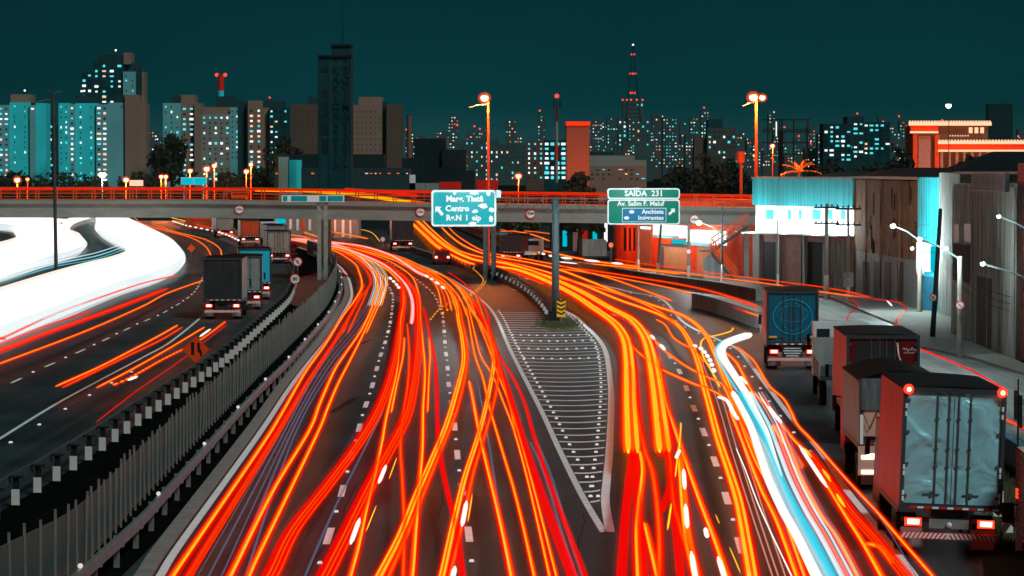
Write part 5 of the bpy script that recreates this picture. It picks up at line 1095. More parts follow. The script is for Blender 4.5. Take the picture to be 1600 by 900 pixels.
tower('brown block with roof cap above the street trees', 1700, [(1105, 1150, 200, M['w_far2'], dict(cols=6, lit=.25, em=CW + WW, w=2.6, y1=256)), (1107, 1130, 186, M['w_dark'], dict(n='roof_block', back=5)), (1085, 1105, 216, M['w_brown2'])])
tower('hazy dark tower standing alone at the far right', 3500, [(1543, 1582, 162, M['w_black'], dict(cols=0))])
# TV mast
t = thing('tv_mast', 'slender antenna mast with rows of red lights on the centre skyline', 'mast', (P(989, 150, 2500).x, 2500, 0)); z_ = lambda y: P(989, y, 2500).z
a = MB()
for sx in (-1, 1):
    for sy in (-1, 1): a.tube([(sx * 6, sy * 6, z_(190)), (sx * 1.2, sy * 1.2, z_(100)), (sx * 0.3, sy * 0.3, z_(69))], 0.22, 4)
for i in range(14):
    f_ = i / 14; z = z_(190) + (z_(100) - z_(190)) * f_; r_ = 6 - 4.8 * f_; a.box((0, 0, z), (2 * r_, 2 * r_, 0.3))
part('lattice', a, M['w_black'], t)
for py, xs_ in ((85, (-2, 2)), (115, (-4, 0, 4)), (145, (-4, -1, 3)), (156, (-16, -9, -3, 6, 15))):
    for dx in xs_: a = MB(); a.sphere((dx * 0.5, 0, z_(py)), 0.75, 8, 6); part('beacon', a, E['beacon'], t)
a = MB(); a.sphere((0, 0, z_(70)), 0.75, 8, 6); part('beacon', a, E['beaconw'], t)
# cell mast
t = thing('cell_mast', 'slim telecom mast with red white bands and a red beacon left of the rust tower', 'mast', (P(870, 200, 800).x, 800, 0)); z_ = lambda y: P(870, y, 800).z
for y0, y1, m in ((285, 250, 'w_pale'), (250, 225, 'sign_red'), (225, 190, 'w_pale'), (190, 165, 't_maroon')): a = MB(); a.tube([(0, 0, z_(y0)), (0, 0, z_(y1))], 0.3, 8); part('pole', a, M[m], t)
for dx in (-0.8, 0.8): a = MB(); a.box((dx, 0, z_(162)), (0.35, 0.3, 1.9)); part('antenna', a, M['black'], t)
a = MB(); a.sphere((0, 0, z_(150)), 0.55, 10, 8); part('beacon', a, E['beacon'], t); a = MB(); a.tube([(0, 0, z_(166)), (0, 0, z_(150))], 0.12, 6); part('rod', a, M['black'], t)
# glowing classical building
t = thing('classical_building', 'glowing orange classical building with lit battlement cornices at right', 'building', (P(1420, 250, 900).x, 900, 0)); kx = 900 / F
z_ = lambda y: P(1450, y, 900).z
def cb(nm, x0, x1, y0, y1, m, b0=0, b1=8):
    a = MB(); a.box(((x0 + x1) / 2 * kx - 1420 * kx, (b0 + b1) / 2, (z_(y0) + z_(y1)) / 2), ((x1 - x0) * kx, b1 - b0, z_(y0) - z_(y1))); return part(nm, a, m, t)
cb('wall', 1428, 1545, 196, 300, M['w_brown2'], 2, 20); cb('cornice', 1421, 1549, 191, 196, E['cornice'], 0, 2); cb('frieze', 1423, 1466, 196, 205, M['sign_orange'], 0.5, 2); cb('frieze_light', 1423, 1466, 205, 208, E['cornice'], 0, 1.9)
for x in (1430, 1464): cb('column', x - 3, x + 4, 210, 285, M['orange_paint_or_glow'], 0.6, 2)
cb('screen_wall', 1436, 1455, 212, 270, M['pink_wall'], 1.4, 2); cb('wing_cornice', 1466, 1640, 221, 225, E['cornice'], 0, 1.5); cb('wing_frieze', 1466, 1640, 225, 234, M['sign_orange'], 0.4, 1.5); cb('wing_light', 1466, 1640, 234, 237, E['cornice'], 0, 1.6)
cb('wing_wall', 1466, 1640, 237, 300, M['orange_paint_or_glow'], 3, 10)
for i in range(14): cb('column', 1470 + 12 * i, 1474 + 12 * i, 237, 290, M['pink_wall'], 0.7, 2)
for i in range(30): cb('merlon', 1421 + 4.3 * i, 1423.4 + 4.3 * i, 188.6, 191, E['cornice'], 0.4, 1.4)
for i in range(28): cb('merlon', 1467 + 4.9 * i, 1469.6 + 4.9 * i, 218.4, 221, E['cornice'], 0.4, 1.4)
for i in range(3): cb('merlon', 1515 + 9 * i, 1520 + 9 * i, 199, 208, E['cornice'], 1, 1.95)
for i in range(8): cb('lit_window', 1485 + 4 * i, 1487 + 4 * i, 211, 213, E['w_warm'], 1.9, 2.1)
for px_ in (1440, 1500, 1560): lamp(P(px_, 262, 885), 5000, (1, .35, .12), 1)  # warm fill lights added to wash the front
t = thing('water_tower', 'orange lit pedestal water tower left of the right tall mast', 'water tower', (P(1158, 270, 650).x, 650, 0)); z_ = lambda y: P(1158, y, 650).z
a = MB(); a.tube([(0, 0, 0), (0, 0, z_(254)), (0, 0, z_(252))], lambda q: 0.33 if q < .6 else 0.7, 10); part('stem', a, M['orange_paint_or_glow'], t); a = MB(); a.tube([(0, 0, z_(254)), (0, 0, z_(237))], 0.75, 12); part('tank', a, M['sign_orange'], t)
lamp(P(1150, 262, 640), 3000, (1, .3, .05), .4)  # added orange fill light on the tank
# random far city
random.seed(21)
i = 0; x = 222.0
far_rows = []
while x < 1600:
    if x < 250 or 632 < x:
        wd = random.uniform(10, 26); base_h = 232
        c = abs(x - 1000); yt = (random.uniform(196, 246) - max(0, (1 - c / 130)) * random.uniform(5, 30)); D_ = random.uniform(2300, 3600); far_rows.append((x, x + wd, yt, D_)); x += wd * random.uniform(0.5, 1.0)
    else: x = 633
for x in (222, 232, 655, 700, 735, 790, 840, 925, 940, 955, 1010, 1022, 1036, 1048, 1062, 1078, 1095, 1150, 1165, 1200, 1260, 1372, 1380, 1395, 1405, 1590):
    far_rows.append((x, x + random.uniform(8, 18), random.uniform(172, 215), random.uniform(3600, 4600)))
far_rows.sort(key=lambda r: r[0])
adj = ['narrow', 'low', 'hazy', 'boxy', 'slim', 'squat', 'dim', 'dark']
for i, (x0, x1, yt, D_) in enumerate(far_rows):
    nc = max(2, int((x1 - x0) / 4)); side = ORD[i] if i < 40 else None
    lb = '%s far block, number %s from the left among the hazy skyline blocks' % (adj[i % 8], side) if side else '%s far block, number %s from the right among the hazy skyline blocks' % (adj[i % 8], ORD[len(far_rows) - 1 - i] if len(far_rows) - 1 - i < 40 else 'middle')
    t = tower(lb, D_, [(x0, x1, yt, random.choice([M['w_far'], M['w_far2'], M['w_far']]), dict(cols=nc, lit=.32, dark=0, em=CW + WW + [E['w_orange'], E['w_warm'], E['w_dim'], E['w_dim']], w=1.5, h=1.7, dy=5.2, y0=3, y1=262))], [(random.uniform(x0, x1), yt - random.uniform(2, 12), 'r')] if random.random() < 0.33 else None, 'far_building')
    t['group'] = 'hazy buildings of the far skyline'
# ------------------------------------------------------------------ trees
def tree(label, px, ytop, wpx, D, m, n=900, leaf=0.5, trunkm=None, cat='tree', name='tree', ragged=0.3, zlow=0.30):
    v = P(px, ytop, D); H_ = v.z; Rr = wpx * D / F / 2; t = thing(name, label, cat, (v.x, D, 0))
    a = MB(); a.tube([(0, 0, 0), (0.1, 0, H_ * 0.3), (0, 0.1, H_ * 0.6)], 0.035 * H_, 8, 0.015 * H_)
    for k in range(6):
        q_ = k * 1.05; a.tube([(0, 0, H_ * (0.25 + 0.05 * k)), (Rr * 0.6 * math.cos(q_), Rr * 0.4 * math.sin(q_), H_ * (0.55 + 0.06 * k))], 0.012 * H_, 5, 0.004 * H_)
    part('trunk', a, trunkm or M['bark'], t)
    c = MB(); clumps = [(Rr * random.uniform(-.72, .72), Rr * random.uniform(-.6, .6), H_ * random.uniform(zlow + .08, 0.86), Rr * random.uniform(.22, .42)) for _ in range(16)]
    clumps = [(x, y, z if abs(x) < Rr * .45 else min(z, H_ * .75), r) for x, y, z, r in clumps] + [(0, 0, H_ * .9, Rr * .3)]
    for _ in range(n):
        x, y, z, r = random.choice(clumps); u = Vector((random.gauss(0, 1), random.gauss(0, 1), random.gauss(0, .8))).normalized() * r * random.uniform(.55, 1 + ragged)
        p = Vector((x, y, z)) + u; p.z = min(p.z, H_)
        s1 = Vector((random.gauss(0, 1), random.gauss(0, 1), random.gauss(0, 1))).normalized(); s2 = s1.cross(Vector((random.gauss(0, 1), random.gauss(0, 1), .3))).normalized(); l = leaf * random.uniform(.6, 1.4)
        c.add([p - s1 * l, p - s2 * l * .6, p + s1 * l, p + s2 * l * .6], [(0, 1, 2, 3)])
    part('crown', c, m, t); return t
tree('large dark round tree between the teal tower clusters', 268, 209, 66, 800, M['leaf_dark'], 1800, 0.7)
tree('flat topped dark tree left of the graffiti tower', 445, 212, 60, 760, M['leaf_dark'], 1200, 0.6, zlow=.45)
for px, yt, wp, lb in ((20, 268, 60, 'dark bushy tree at the left picture edge above the bridge'), (95, 271, 90, 'wide dark tree below the pale teal tower'), (150, 277, 60, 'low dark tree beside the white floodlight'), (215, 270, 70, 'dark tree left of the big round tree'), (352, 270, 60, 'low dark tree below the pale grey block'), (405, 262, 60, 'dark tree below the brown fronted tower'), (1100, 240, 70, 'reddish dark tree before the brown block'), (1140, 250, 60, 'dark tree left of the orange water tower'), (1060, 262, 60, 'low dark tree right of the salmon building'), (1300, 250, 70, 'dark tree below the cyan windowed block'), (1405, 228, 50, 'dark tree left of the classical building'), (1515, 240, 40, 'small dark tree in front of the classical building'), (1370, 255, 70, 'low dark tree right of the cyan windowed block')):
    tree(lb, px, yt, wp, 720 + (px % 7) * 8, M['leaf_dark'], 700, 0.6)
tree('dark leafy tree rising behind the railing left of the exit sign', 905, 268, 80, 340, M['leaf_dark'], 1500, 0.35)
tree('olive leafy tree under the bridge behind the lattice arm', 815, 334, 60, 470, M['leaf'], 1000, 0.4)
t = thing('palm_tree', 'orange lit palm tree behind the teal warehouse roof', 'palm tree', (P(1249, 262, 330).x, 330, 0)); z0_ = P(1249, 268, 330).z
a = MB(); a.tube([(0, 0, 0), (0, 0, z0_)], 0.25, 8, 0.18); part('trunk', a, M['bark'], t)
for k in range(15):
    q_ = k * 2.4; el = random.uniform(0.1, 1.2); fr = MB(); L_ = 2.4; pr_ = []
    for i in range(9):
        s_ = i / 8; pr_.append(Vector((math.cos(q_) * L_ * s_ * math.cos(el), math.sin(q_) * L_ * s_ * math.cos(el), z0_ + L_ * s_ * math.sin(el) - 0.9 * s_ * s_)))
    sd = Vector((-math.sin(q_), math.cos(q_), 0))
    for i in range(8):
        for sg in (-1, 1): fr.add([pr_[i], pr_[i + 1], pr_[i + 1] + sd * sg * 0.35 * (1 - i / 9) - Vector((0, 0, 0.12))], [(0, 1, 2)])
    part('frond', fr, M['leaf_sodium_tint'], t)
lamp((P(1249, 262, 330).x - 2, 326, z0_ - 0.6), 9000, (1, .25, .05), .3)  # orange fill light added beside the fronds
# verge grass
gb = MB(); random.seed(5)
poly_ = [(1548, 705), (1600, 700), (1600, 760), (1590, 800), (1560, 850), (1550, 800)]
for _ in range(5000):
    x = random.uniform(1545, 1640); y = random.uniform(690, 860); p = W(x, y); h = random.uniform(.1, .32); d = Vector((random.gauss(0, .08), random.gauss(0, .08), h))
    gb.add([p + Vector((-.02, 0, 0)), p + Vector((.02, 0, 0)), p + d], [(0, 1, 2)])
for _ in range(1500):
    x = random.gauss(872, 14); y = random.gauss(508, 3.2); p = W(x, y); h = random.uniform(.1, .3); d = Vector((random.gauss(0, .1), random.gauss(0, .1), h)); gb.add([p + Vector((-.02, 0, 0)), p + Vector((.02, 0, 0)), p + d], [(0, 1, 2)])
o = link_mesh('grass', gb, mat('grass_blades', (0.075, 0.075, 0.035), 0.9, var=.5, bump=0)); tag(o, 'short dark grass on the verge beside the silver truck and round the sign column', 'grass', None, 'stuff')
# people on the bridge
def person(loc, label, lean=0, sc=1.0):
    me = bpy.data.meshes.new('person'); 
    J = [(0, 0, .95, .15), (0, 0, 1.2, .16), (0, 0, 1.42, .17), (0, 0, 1.52, .06), (0, -.01, 1.60, .085), (0, -.01, 1.72, .10), (.10, 0, .85, .10), (.13, .03, .48, .07), (.12, .0, .08, .05), (.12, -.12, .04, .045), (-.10, 0, .85, .10), (-.12, .08, .48, .07), (-.12, .16, .08, .05), (-.12, .04, .04, .045), (.2, 0, 1.40, .06), (.26, .02, 1.12, .048), (.24, -.12, .88, .035), (-.2, 0, 1.40, .06), (-.26, .02, 1.12, .048), (-.24, -.1, .9, .035)]
    Ed = [(0, 1), (1, 2), (2, 3), (3, 4), (4, 5), (0, 6), (6, 7), (7, 8), (8, 9), (0, 10), (10, 11), (11, 12), (12, 13), (2, 14), (14, 15), (15, 16), (2, 17), (17, 18), (18, 19)]
    me.from_pydata([(x * sc, (y + lean * z) * sc, z * sc) for x, y, z, r in J], Ed, []); o = bpy.data.objects.new('person', me); COL.objects.link(o)
    m_ = o.modifiers.new('s', 'SKIN'); sv = me.skin_vertices[0].data
    for i, j in enumerate(J): sv[i].radius = (j[3] * sc, j[3] * sc * .8)
    sv[0].use_root = True; o.modifiers.new('b', 'SUBSURF').render_levels = 1; me.materials.append(M['cloth']); o.location = loc; tag(o, label, 'person')
    h = MB(); h.sphere((0, lean * 1.7 * sc, 1.75 * sc), 0.11 * sc, 10, 6); part('hair', h, M['black'], o); return o
zz = zb(320) + 1.55
person((bx(316), BD + 7.8, zz), 'person in dark clothes standing left on the bridge behind the railing')
person((bx(331), BD + 7.8, zz), 'person in dark clothes beside a bicycle on the bridge', 0.03)
t = thing('bicycle', 'dark bicycle leaning by the two persons on the bridge', 'bicycle', (bx(342), BD + 7.4, zz))
for dx in (-.5, .5): a = MB(); a.tube([(dx + .33 * math.cos(k * math.pi / 9), 0, .33 + .33 * math.sin(k * math.pi / 9)) for k in range(19)], 0.025, 5); part('wheel', a, M['rubber'], t)
a = MB(); a.tube([(-.5, 0, .33), (-.15, 0, .8), (.35, 0, .8), (.5, 0, .33)], 0.025, 5); a.tube([(-.15, 0, .8), (0, 0, .35), (.35, 0, .8)], 0.025, 5); part('frame', a, M['steel'], t)
a = MB(); a.box((-.18, 0, .9), (.25, .12, .06)); part('saddle', a, M['black'], t); a = MB(); a.tube([(.38, -.25, .98), (.38, .25, .98)], .02, 5); a.tube([(.35, 0, .8), (.38, 0, .98)], .02, 5); part('handlebar', a, M['black'], t)

# ------------------------------------------------------------------ light trails of the passing traffic (real glowing strands at lamp height)
TR = []
def trail(region, px, wd, style='ry', z=0.8, dash=None, n=7, label=None, taper=0):
    """strands side by side: deep red outside, red, orange and a yellow core slightly higher"""
    if style == 'wr': wd *= .85
    elif region == 'right' and style == 'yy': wd *= .80
    elif region not in ('head', 'bus', 'headthin'): wd *= .54 if wd >= .7 else (.62 if wd >= .36 else .72)
    if region == 'short': wd *= .60
    pts = spline(px, n); Wp = [W(x, y, z) for x, y in pts]; off = Wp[len(Wp) // 2].copy()
    S = {'r': [(0, .85, 'halo2', 0), (0, .56, 'halo', 0), (0, .46, 'red', 0), (-.2, .14, 'deep', .02), (.15, .18, 'deep', .03)],
         'ro': [(0, .85, 'halo2', 0), (0, .58, 'halo', 0), (0, .44, 'red', 0), (.04, .22, 'orange', .03), (-.2, .12, 'deep', .02), (.05, .10, 'orange', .05)],
         'ry': [(0, .85, 'halo2', 0), (0, .60, 'halo', 0), (0, .48, 'red', 0), (.03, .21, 'orange', .03), (.05, .13, 'yellow', .05), (-.24, .10, 'orange', .02)],
         'yy': [(0, .85, 'halo2', 0), (0, .60, 'halo', 0), (0, .50, 'red', 0), (-.20, .16, 'orange', .03), (.20, .17, 'orange', .03), (-.20, .095, 'yellow', .05), (.19, .12, 'yellow', .05), (.0, .07, 'orange', .05), (.36, .06, 'orange', .03)],
         'rr': [(0, .85, 'halo2', 0), (0, .60, 'halo', 0), (0, .50, 'red', 0), (-.28, .10, 'deep', .02), (.26, .12, 'deep', .03), (-.12, .06, 'orange', .05), (.12, .05, 'orange', .05), (.38, .05, 'orange', .02)],
         'w': [(0, .55, 'whitehot', 0), (0, .34, 'white', .02)], 'wr': [(0, .85, 'halo2', 0), (0, .62, 'halo', 0), (0, .52, 'red', 0), (0, .34, 'whitehot', .03), (.02, .2, 'white', .05), (-.34, .08, 'orange', .02)],
         'c': [(0, .54, 'bluerim', 0), (0, .46, 'cyan', .01), (-.1, .2, 'cyan', .03)], 'cw': [(0, .5, 'cyanw', 0), (.1, .2, 'cyanw', .02)], 'f': [(0, .5, 'faint', 0), (.2, .2, 'faint', .02)], 'fr': [(0, .5, 'faint', 0)], 'y': [(0, .52, 'deep', 0), (0, .40, 'orange', 0), (0, .24, 'yellow', .04)], 'p': [(0, .5, 'pink', 0)],
         'h': [(0, .62, 'bluerim', 0), (0, .56, 'white', 0)],
         'o': [(0, .85, 'halo2', 0), (0, .58, 'halo', 0), (0, .5, 'red', 0), (0, .34, 'amber', .03), (.2, .1, 'yellow', .04)]}[style]
    root = None
    names = {'halo2': 'outer_glow', 'halo': 'outer_glow', 'bluerim': 'blue_rim', 'deep': 'outer_glow', 'red': 'red_strand', 'orange': 'orange_strand', 'yellow': 'bright_core', 'white': 'white_strand', 'whitehot': 'bright_core', 'cyan': 'cyan_strand', 'cyanw': 'pale_strand', 'faint': 'faint_strand', 'faintr': 'faint_strand', 'pink': 'pink_strand', 'amber': 'amber_strand'}
    segs = [(0, len(Wp))]
    if dash:
        segs = []; acc = 0; st_ = 0; on = True
        # resample to fine metres
        fine = []
        for a_, b_ in zip(Wp, Wp[1:]):
            k_ = max(1, int((b_ - a_).length / (dash[0] / 3)));
            for i in range(k_): fine.append(a_.lerp(b_, i / k_))
        Wp = fine; cnt = 0; per = int(3 + dash[1] / dash[0] * 3); 
        segs = [(i, min(i + 4, len(Wp))) for i in range(0, len(Wp) - 4, per)]
    for k, (o_, r_, e_, up) in enumerate(S):
        mb = MB(off)
        lat = []
        for i, p in enumerate(Wp):
            t_ = (Wp[min(i + 1, len(Wp) - 1)] - Wp[max(i - 1, 0)]); t_.z = 0
            t_ = t_.normalized() if t_.length > 1e-6 else Vector((0, 1, 0)); lat.append(Vector((t_.y, -t_.x, 0)))
        for s0, s1 in segs:
            if s1 - s0 < 2: continue
            m_ = s1 - s0
            mb.tube([Wp[i] + lat[i] * (o_ * wd) + Vector((0, 0, up * wd)) for i in range(s0, s1)], (lambda q, rr=r_ * wd, mm=m_: rr * min(1, 0.35 + q * mm * .5, 0.35 + (1 - q) * mm * .5) * (1 - taper * q * q)), 6, None, 0.7)
        o = link_mesh(names[e_], mb, GLOW[e_], root)
        if root is None: root = o; o.name = 'light_trail'; o.location = off; o.data.name = 'light_trail'
        else: KIDS.setdefault(root.name, []).append(o)
    TR.append((region, px, style, root, label)); return root
UP = [(440, 370), (480, 377)]
M_ = 'main'
trail(M_, [(262, 915), (275, 893), (402, 707), (438, 650), (475, 585), (507, 540), (535, 495), (551, 474), (564, 452), (565, 439), (561, 425), (556, 414), (541, 402), (520, 391), (485, 381), (440, 373)], .42, 'ry')
trail(M_, [(290, 915), (300, 890), (410, 714), (446, 655), (485, 590), (520, 538), (545, 496), (560, 470), (575, 450), (579, 438), (572, 422), (560, 409), (540, 397), (510, 386), (460, 374)], .36, 'rr')
trail(M_, [(352, 915), (365, 890), (425, 770), (482, 675), (500, 630), (522, 580), (540, 552), (560, 523), (575, 495), (587, 463), (590, 446), (585, 431), (574, 417), (558, 404), (530, 391), (490, 380)], .40, 'ry')
trail(M_, [(384, 915), (398, 880), (444, 785), (497, 675), (511, 640), (528, 600), (546, 565), (566, 525), (583, 487), (596, 462), (597, 445), (590, 430), (578, 415), (556, 400), (520, 386)], .30, 'ry')
trail(M_, [(535, 521), (550, 487), (562, 462), (570, 444)], .2, 'ro'); trail(M_, [(543, 521), (556, 493), (570, 464), (577, 446)], .2, 'ro')
trail(M_, [(572, 521), (586, 490), (600, 460), (604, 444), (598, 430)], .24, 'ry')
trail(M_, [(410, 915), (425, 895), (457, 830), (512, 758), (552, 704), (585, 652), (607, 600), (619, 552), (626, 504), (630, 476), (629, 452), (626, 439), (616, 425), (602, 414), (582, 403), (555, 393), (520, 384), (480, 376)], .78, 'rr')
trail(M_, [(544, 915), (550, 892), (560, 855), (574, 790), (586, 742), (597, 690), (603, 655), (611, 620), (620, 580), (625, 530), (626, 500), (631, 474), (630, 455)], .26, 'ry')
trail(M_, [(611, 645), (620, 600), (629, 560), (632, 527)], .22, 'ry')
trail(M_, [(500, 915), (512, 892), (541, 835), (580, 755), (610, 700), (634, 653), (646, 603), (652, 552), (654, 504), (651, 463), (641, 446), (630, 432), (616, 422), (594, 409), (568, 399), (530, 387), (490, 378)], .80, 'rr')
trail(M_, [(643, 506), (645, 485), (643, 465), (634, 445), (616, 426), (597, 412), (568, 399), (545, 391), (515, 384), (480, 378), (450, 374)], .36, 'wr', .9)
trail(M_, [(636, 505), (640, 555), (637, 605), (629, 655), (626, 700), (629, 750), (632, 825), (630, 915)], .22, 'ro')
trail(M_, [(641, 915), (645, 893), (650, 825), (655, 762), (660, 700), (661, 640), (664, 580), (660, 530), (657, 500), (656, 470), (649, 442), (639, 428), (616, 412), (590, 401), (550, 388), (505, 377)], .28, 'ry')
trail(M_, [(668, 644), (670, 592), (672, 555), (671, 527)], .20, 'ry')
trail(M_, [(662, 480), (672, 525), (680, 567), (683, 630), (685, 690), (695, 750), (710, 812), (718, 860), (724, 915)], .22, 'r')
trail(M_, [(584, 915), (596, 893), (625, 837), (650, 775), (675, 718), (697, 665), (715, 605), (724, 565), (722, 530), (716, 500), (713, 476), (704, 453), (690, 441), (671, 431), (644, 421), (616, 406), (589, 394), (550, 384), (510, 376)], .44, 'yy')
trail(M_, [(600, 915), (610, 893), (637, 832), (665, 762), (690, 700), (712, 645), (726, 590), (730, 550), (724, 510), (716, 478)], .30, 'ro')
trail(M_, [(686, 915), (692, 893), (707, 825), (725, 750), (745, 688), (758, 640), (768, 592), (771, 562), (764, 530), (750, 505), (735, 482), (721, 456), (703, 438), (688, 429), (668, 421), (640, 410), (600, 396), (550, 381)], .36, 'yy')
trail(M_, [(698, 915), (704, 893), (721, 822), (739, 740), (757, 680), (770, 635), (778, 590), (776, 555), (766, 518), (748, 486), (728, 456), (706, 437)], .26, 'ro')
for sg in ([(729, 783), (722, 822)], [(711, 885), (704, 918)], [(603, 727), (592, 755)], [(562, 810), (548, 850)]): trail('short', sg, .26, 'w', 1.0)
for sg in ([(620, 715), (608, 748)], [(588, 790), (572, 830)], [(738, 772), (731, 815)]): trail('short', sg, .12, 'y', .9)
trail(M_, [(733, 595), (740, 630), (749, 678), (760, 725), (775, 787), (789, 850), (802, 915)], .28, 'ry')
trail(M_, [(728, 480), (733, 505), (742, 555), (755, 592), (763, 630), (774, 668), (788, 715), (803, 765), (818, 825), (838, 915)], .20, 'ry')
trail(M_, [(730, 470), (738, 505), (751, 555), (770, 587), (788, 632), (803, 672), (822, 740), (842, 825), (862, 915)], .18, 'ry')
trail(M_, [(733, 462), (748, 505), (761, 537), (776, 580), (796, 630), (811, 680), (828, 740), (852, 832), (873, 915)], .18, 'ry')
trail(M_, [(744, 470), (757, 510), (773, 555), (792, 605), (813, 675), (838, 750), (866, 825), (885, 875), (900, 915)], .42, 'r')
trail(M_, [(700, 425), (722, 440), (745, 462), (761, 490), (767, 520), (783, 560), (800, 587), (820, 630), (834, 680), (855, 745), (882, 815), (905, 875), (920, 915)], .18, 'r')
trail(M_, [(740, 455), (752, 485), (762, 515), (772, 545), (785, 590), (798, 640), (806, 680)], .14, 'ry')
trail('blink', [(690, 490), (708, 478), (725, 465), (745, 452), (755, 438), (745, 425), (736, 418)], .2, 'y', .8, (1.6, 1.8))
trail('blink', [(672, 500), (690, 480), (712, 470), (735, 462), (752, 450), (760, 438)], .18, 'y', .8, (1.6, 1.8))
for k_ in range(9):
    trail('fine', [(462 + 6 * k_, 373 + .4 * k_), (520 + 4 * k_, 383 + k_), (556 + 3.5 * k_, 398 + k_), (578 + 3.2 * k_, 420 + k_), (584 + 2.6 * k_, 445), (574 + 2.8 * k_, 478)], .10, ('p', 'cw', 'y')[k_ % 3], .9)
for k_ in range(6):
    trail(M_, [(458 + 8 * k_, 371 + .5 * k_), (540 + 6 * k_, 382 + k_), (600 + 6 * k_, 398 + k_), (640 + 6 * k_, 416 + 1.4 * k_), (668 + 6 * k_, 432 + 2 * k_), (684 + 7 * k_, 452 + 3 * k_), (690 + 8 * k_, 480 + 3 * k_)], .24, ('ry', 'ro', 'ry')[k_ % 3], .85)
for a_, b_, c_ in ((530, 388, .5), (545, 393, .5), (560, 396, .4)): pass
trail(M_, [(460, 373), (520, 379), (570, 386), (610, 399), (634, 413), (650, 424), (664, 431)], .5, 'wr', .9)
trail(M_, [(470, 378), (520, 388), (556, 398), (590, 412), (610, 425), (624, 440)], .5, 'o', .9)
trail(M_, [(450, 372), (530, 384), (580, 395), (620, 408), (650, 422), (676, 432), (690, 440)], .5, 'o', .8)
trail(M_, [(640, 413), (671, 424), (693, 431), (704, 438), (722, 452), (735, 470), (741, 487)], .28, 'ry', .8)
trail('dashes', [(664, 430), (680, 440), (693, 450), (703, 458)], .4, 'w', .9, (3.5, 3)); trail('dashes', [(608, 433), (620, 445), (627, 456)], .4, 'w', .9, (3.5, 3))
for dx in (0, 6, 13, 19, 26): trail('faint', [(300 + dx * 3, 915), (430 + dx, 690), (490 + dx, 580), (545 + dx, 510), (573 + dx * .5, 475), (582 + dx * .4, 450)], .05 + .02 * (dx % 4), 'f', .3)
for dx in (0, 10): trail('faint', [(905 + dx, 915), (880 + dx, 840), (850 + dx, 740), (828 + dx, 690)], .12, 'f', .5)
trail('faint', [(470, 915), (520, 800), (560, 720), (600, 640)], .10, 'f', .5); trail('faint', [(800, 915), (780, 800), (765, 700), (745, 590)], .10, 'f', .5)
Rr_ = 'right'
trail(Rr_, [(636, 341), (663, 367), (683, 385), (706, 398), (731, 410), (756, 415), (785, 418), (815, 424), (862, 443), (900, 463), (925, 480), (960, 505), (977, 530), (983, 567), (985, 630), (989, 709)], .95, 'yy')
trail(Rr_, [(649, 342), (676, 368), (700, 387), (731, 403), (757, 409), (785, 411), (821, 421), (863, 436), (910, 457), (950, 480), (987, 500), (1007, 525), (1017, 555), (1025, 600), (1032, 655), (1038, 708)], .95, 'yy')
trail(Rr_, [(657, 341), (678, 362), (704, 384), (725, 395), (757, 403), (790, 409), (821, 416), (863, 428), (915, 447), (965, 468), (1005, 482), (1037, 495), (1062, 511), (1079, 537), (1091, 567), (1101, 605), (1113, 650), (1124, 690), (1140, 737), (1155, 787), (1167, 850), (1178, 915)], .46, 'yy')
trail(Rr_, [(690, 355), (704, 369), (725, 384), (757, 397), (790, 404), (830, 411), (875, 422), (925, 441), (975, 461), (1025, 479), (1062, 491), (1088, 507), (1106, 528), (1118, 555), (1135, 595), (1150, 630), (1170, 665), (1195, 705), (1225, 778), (1255, 842), (1296, 915)], .42, 'yy')
trail(Rr_, [(700, 354), (718, 371), (757, 393), (795, 400), (850, 410), (905, 422), (960, 437), (1010, 455), (1050, 470)], .35, 'ry')
trail(Rr_, [(645, 341), (668, 366), (690, 385), (715, 400), (740, 410), (770, 416), (810, 428), (850, 444)], .4, 'ro')
trail(Rr_, [(874, 420), (918, 426), (987, 438), (1055, 452), (1125, 472), (1185, 494)], .3, 'ry')
trail(Rr_, [(874, 416), (940, 425), (1010, 436), (1070, 446), (1125, 459), (1185, 479)], .35, 'ro')
trail(Rr_, [(800, 419), (862, 432), (920, 446), (980, 464), (1030, 487), (1055, 508)], .35, 'ry')
trail(Rr_, [(989, 706), (983, 750), (976, 825), (970, 915)], .34, 'r')
trail(Rr_, [(1000, 704), (1004, 737), (998, 787), (995, 837), (998, 915)], .42, 'ry')
trail(Rr_, [(990, 707), (993, 750), (1000, 825), (1007, 915)], .34, 'r')
trail(Rr_, [(984, 570), (990, 605), (998, 655), (1008, 705), (1019, 735), (1027, 787), (1031, 850), (1030, 915)], .32, 'ro')
trail(Rr_, [(1007, 817), (1016, 855), (1030, 915)], .32, 'ry')
trail(Rr_, [(1028, 560), (1032, 580), (1041, 630), (1053, 667), (1066, 705), (1078, 740), (1096, 790), (1117, 845), (1141, 915)], .34, 'ry')
trail(Rr_, [(1062, 700), (1066, 750), (1070, 800), (1076, 850), (1092, 915)], .5, 'o')
for sg in ([(1068, 733), (1070, 764)], [(1071, 788), (1074, 825)], [(1080, 862), (1089, 915)], [(1102, 825), (1105, 840)], [(1122, 870), (1136, 915)], [(1056, 716), (1062, 703)]): trail('short', sg, .26, 'w', 1.15)
trail(Rr_, [(1043, 705), (1048, 750), (1056, 825), (1065, 915)], .3, 'r'); trail(Rr_, [(1030, 650), (1046, 710), (1054, 790), (1078, 870), (1098, 915)], .3, 'ro')
trail(Rr_, [(1063, 705), (1052, 740), (1040, 780), (1035, 800)], .22, 'r')
trail('short', [(1049, 787), (1043, 828)], .2, 'y', .9); trail('short', [(1064, 660), (1062, 690), (1055, 745)], .2, 'y', .9)
trail('short', [(1118, 804), (1124, 818)], .1, 'y', .9); trail('short', [(1140, 855), (1157, 895)], .1, 'y', .9)
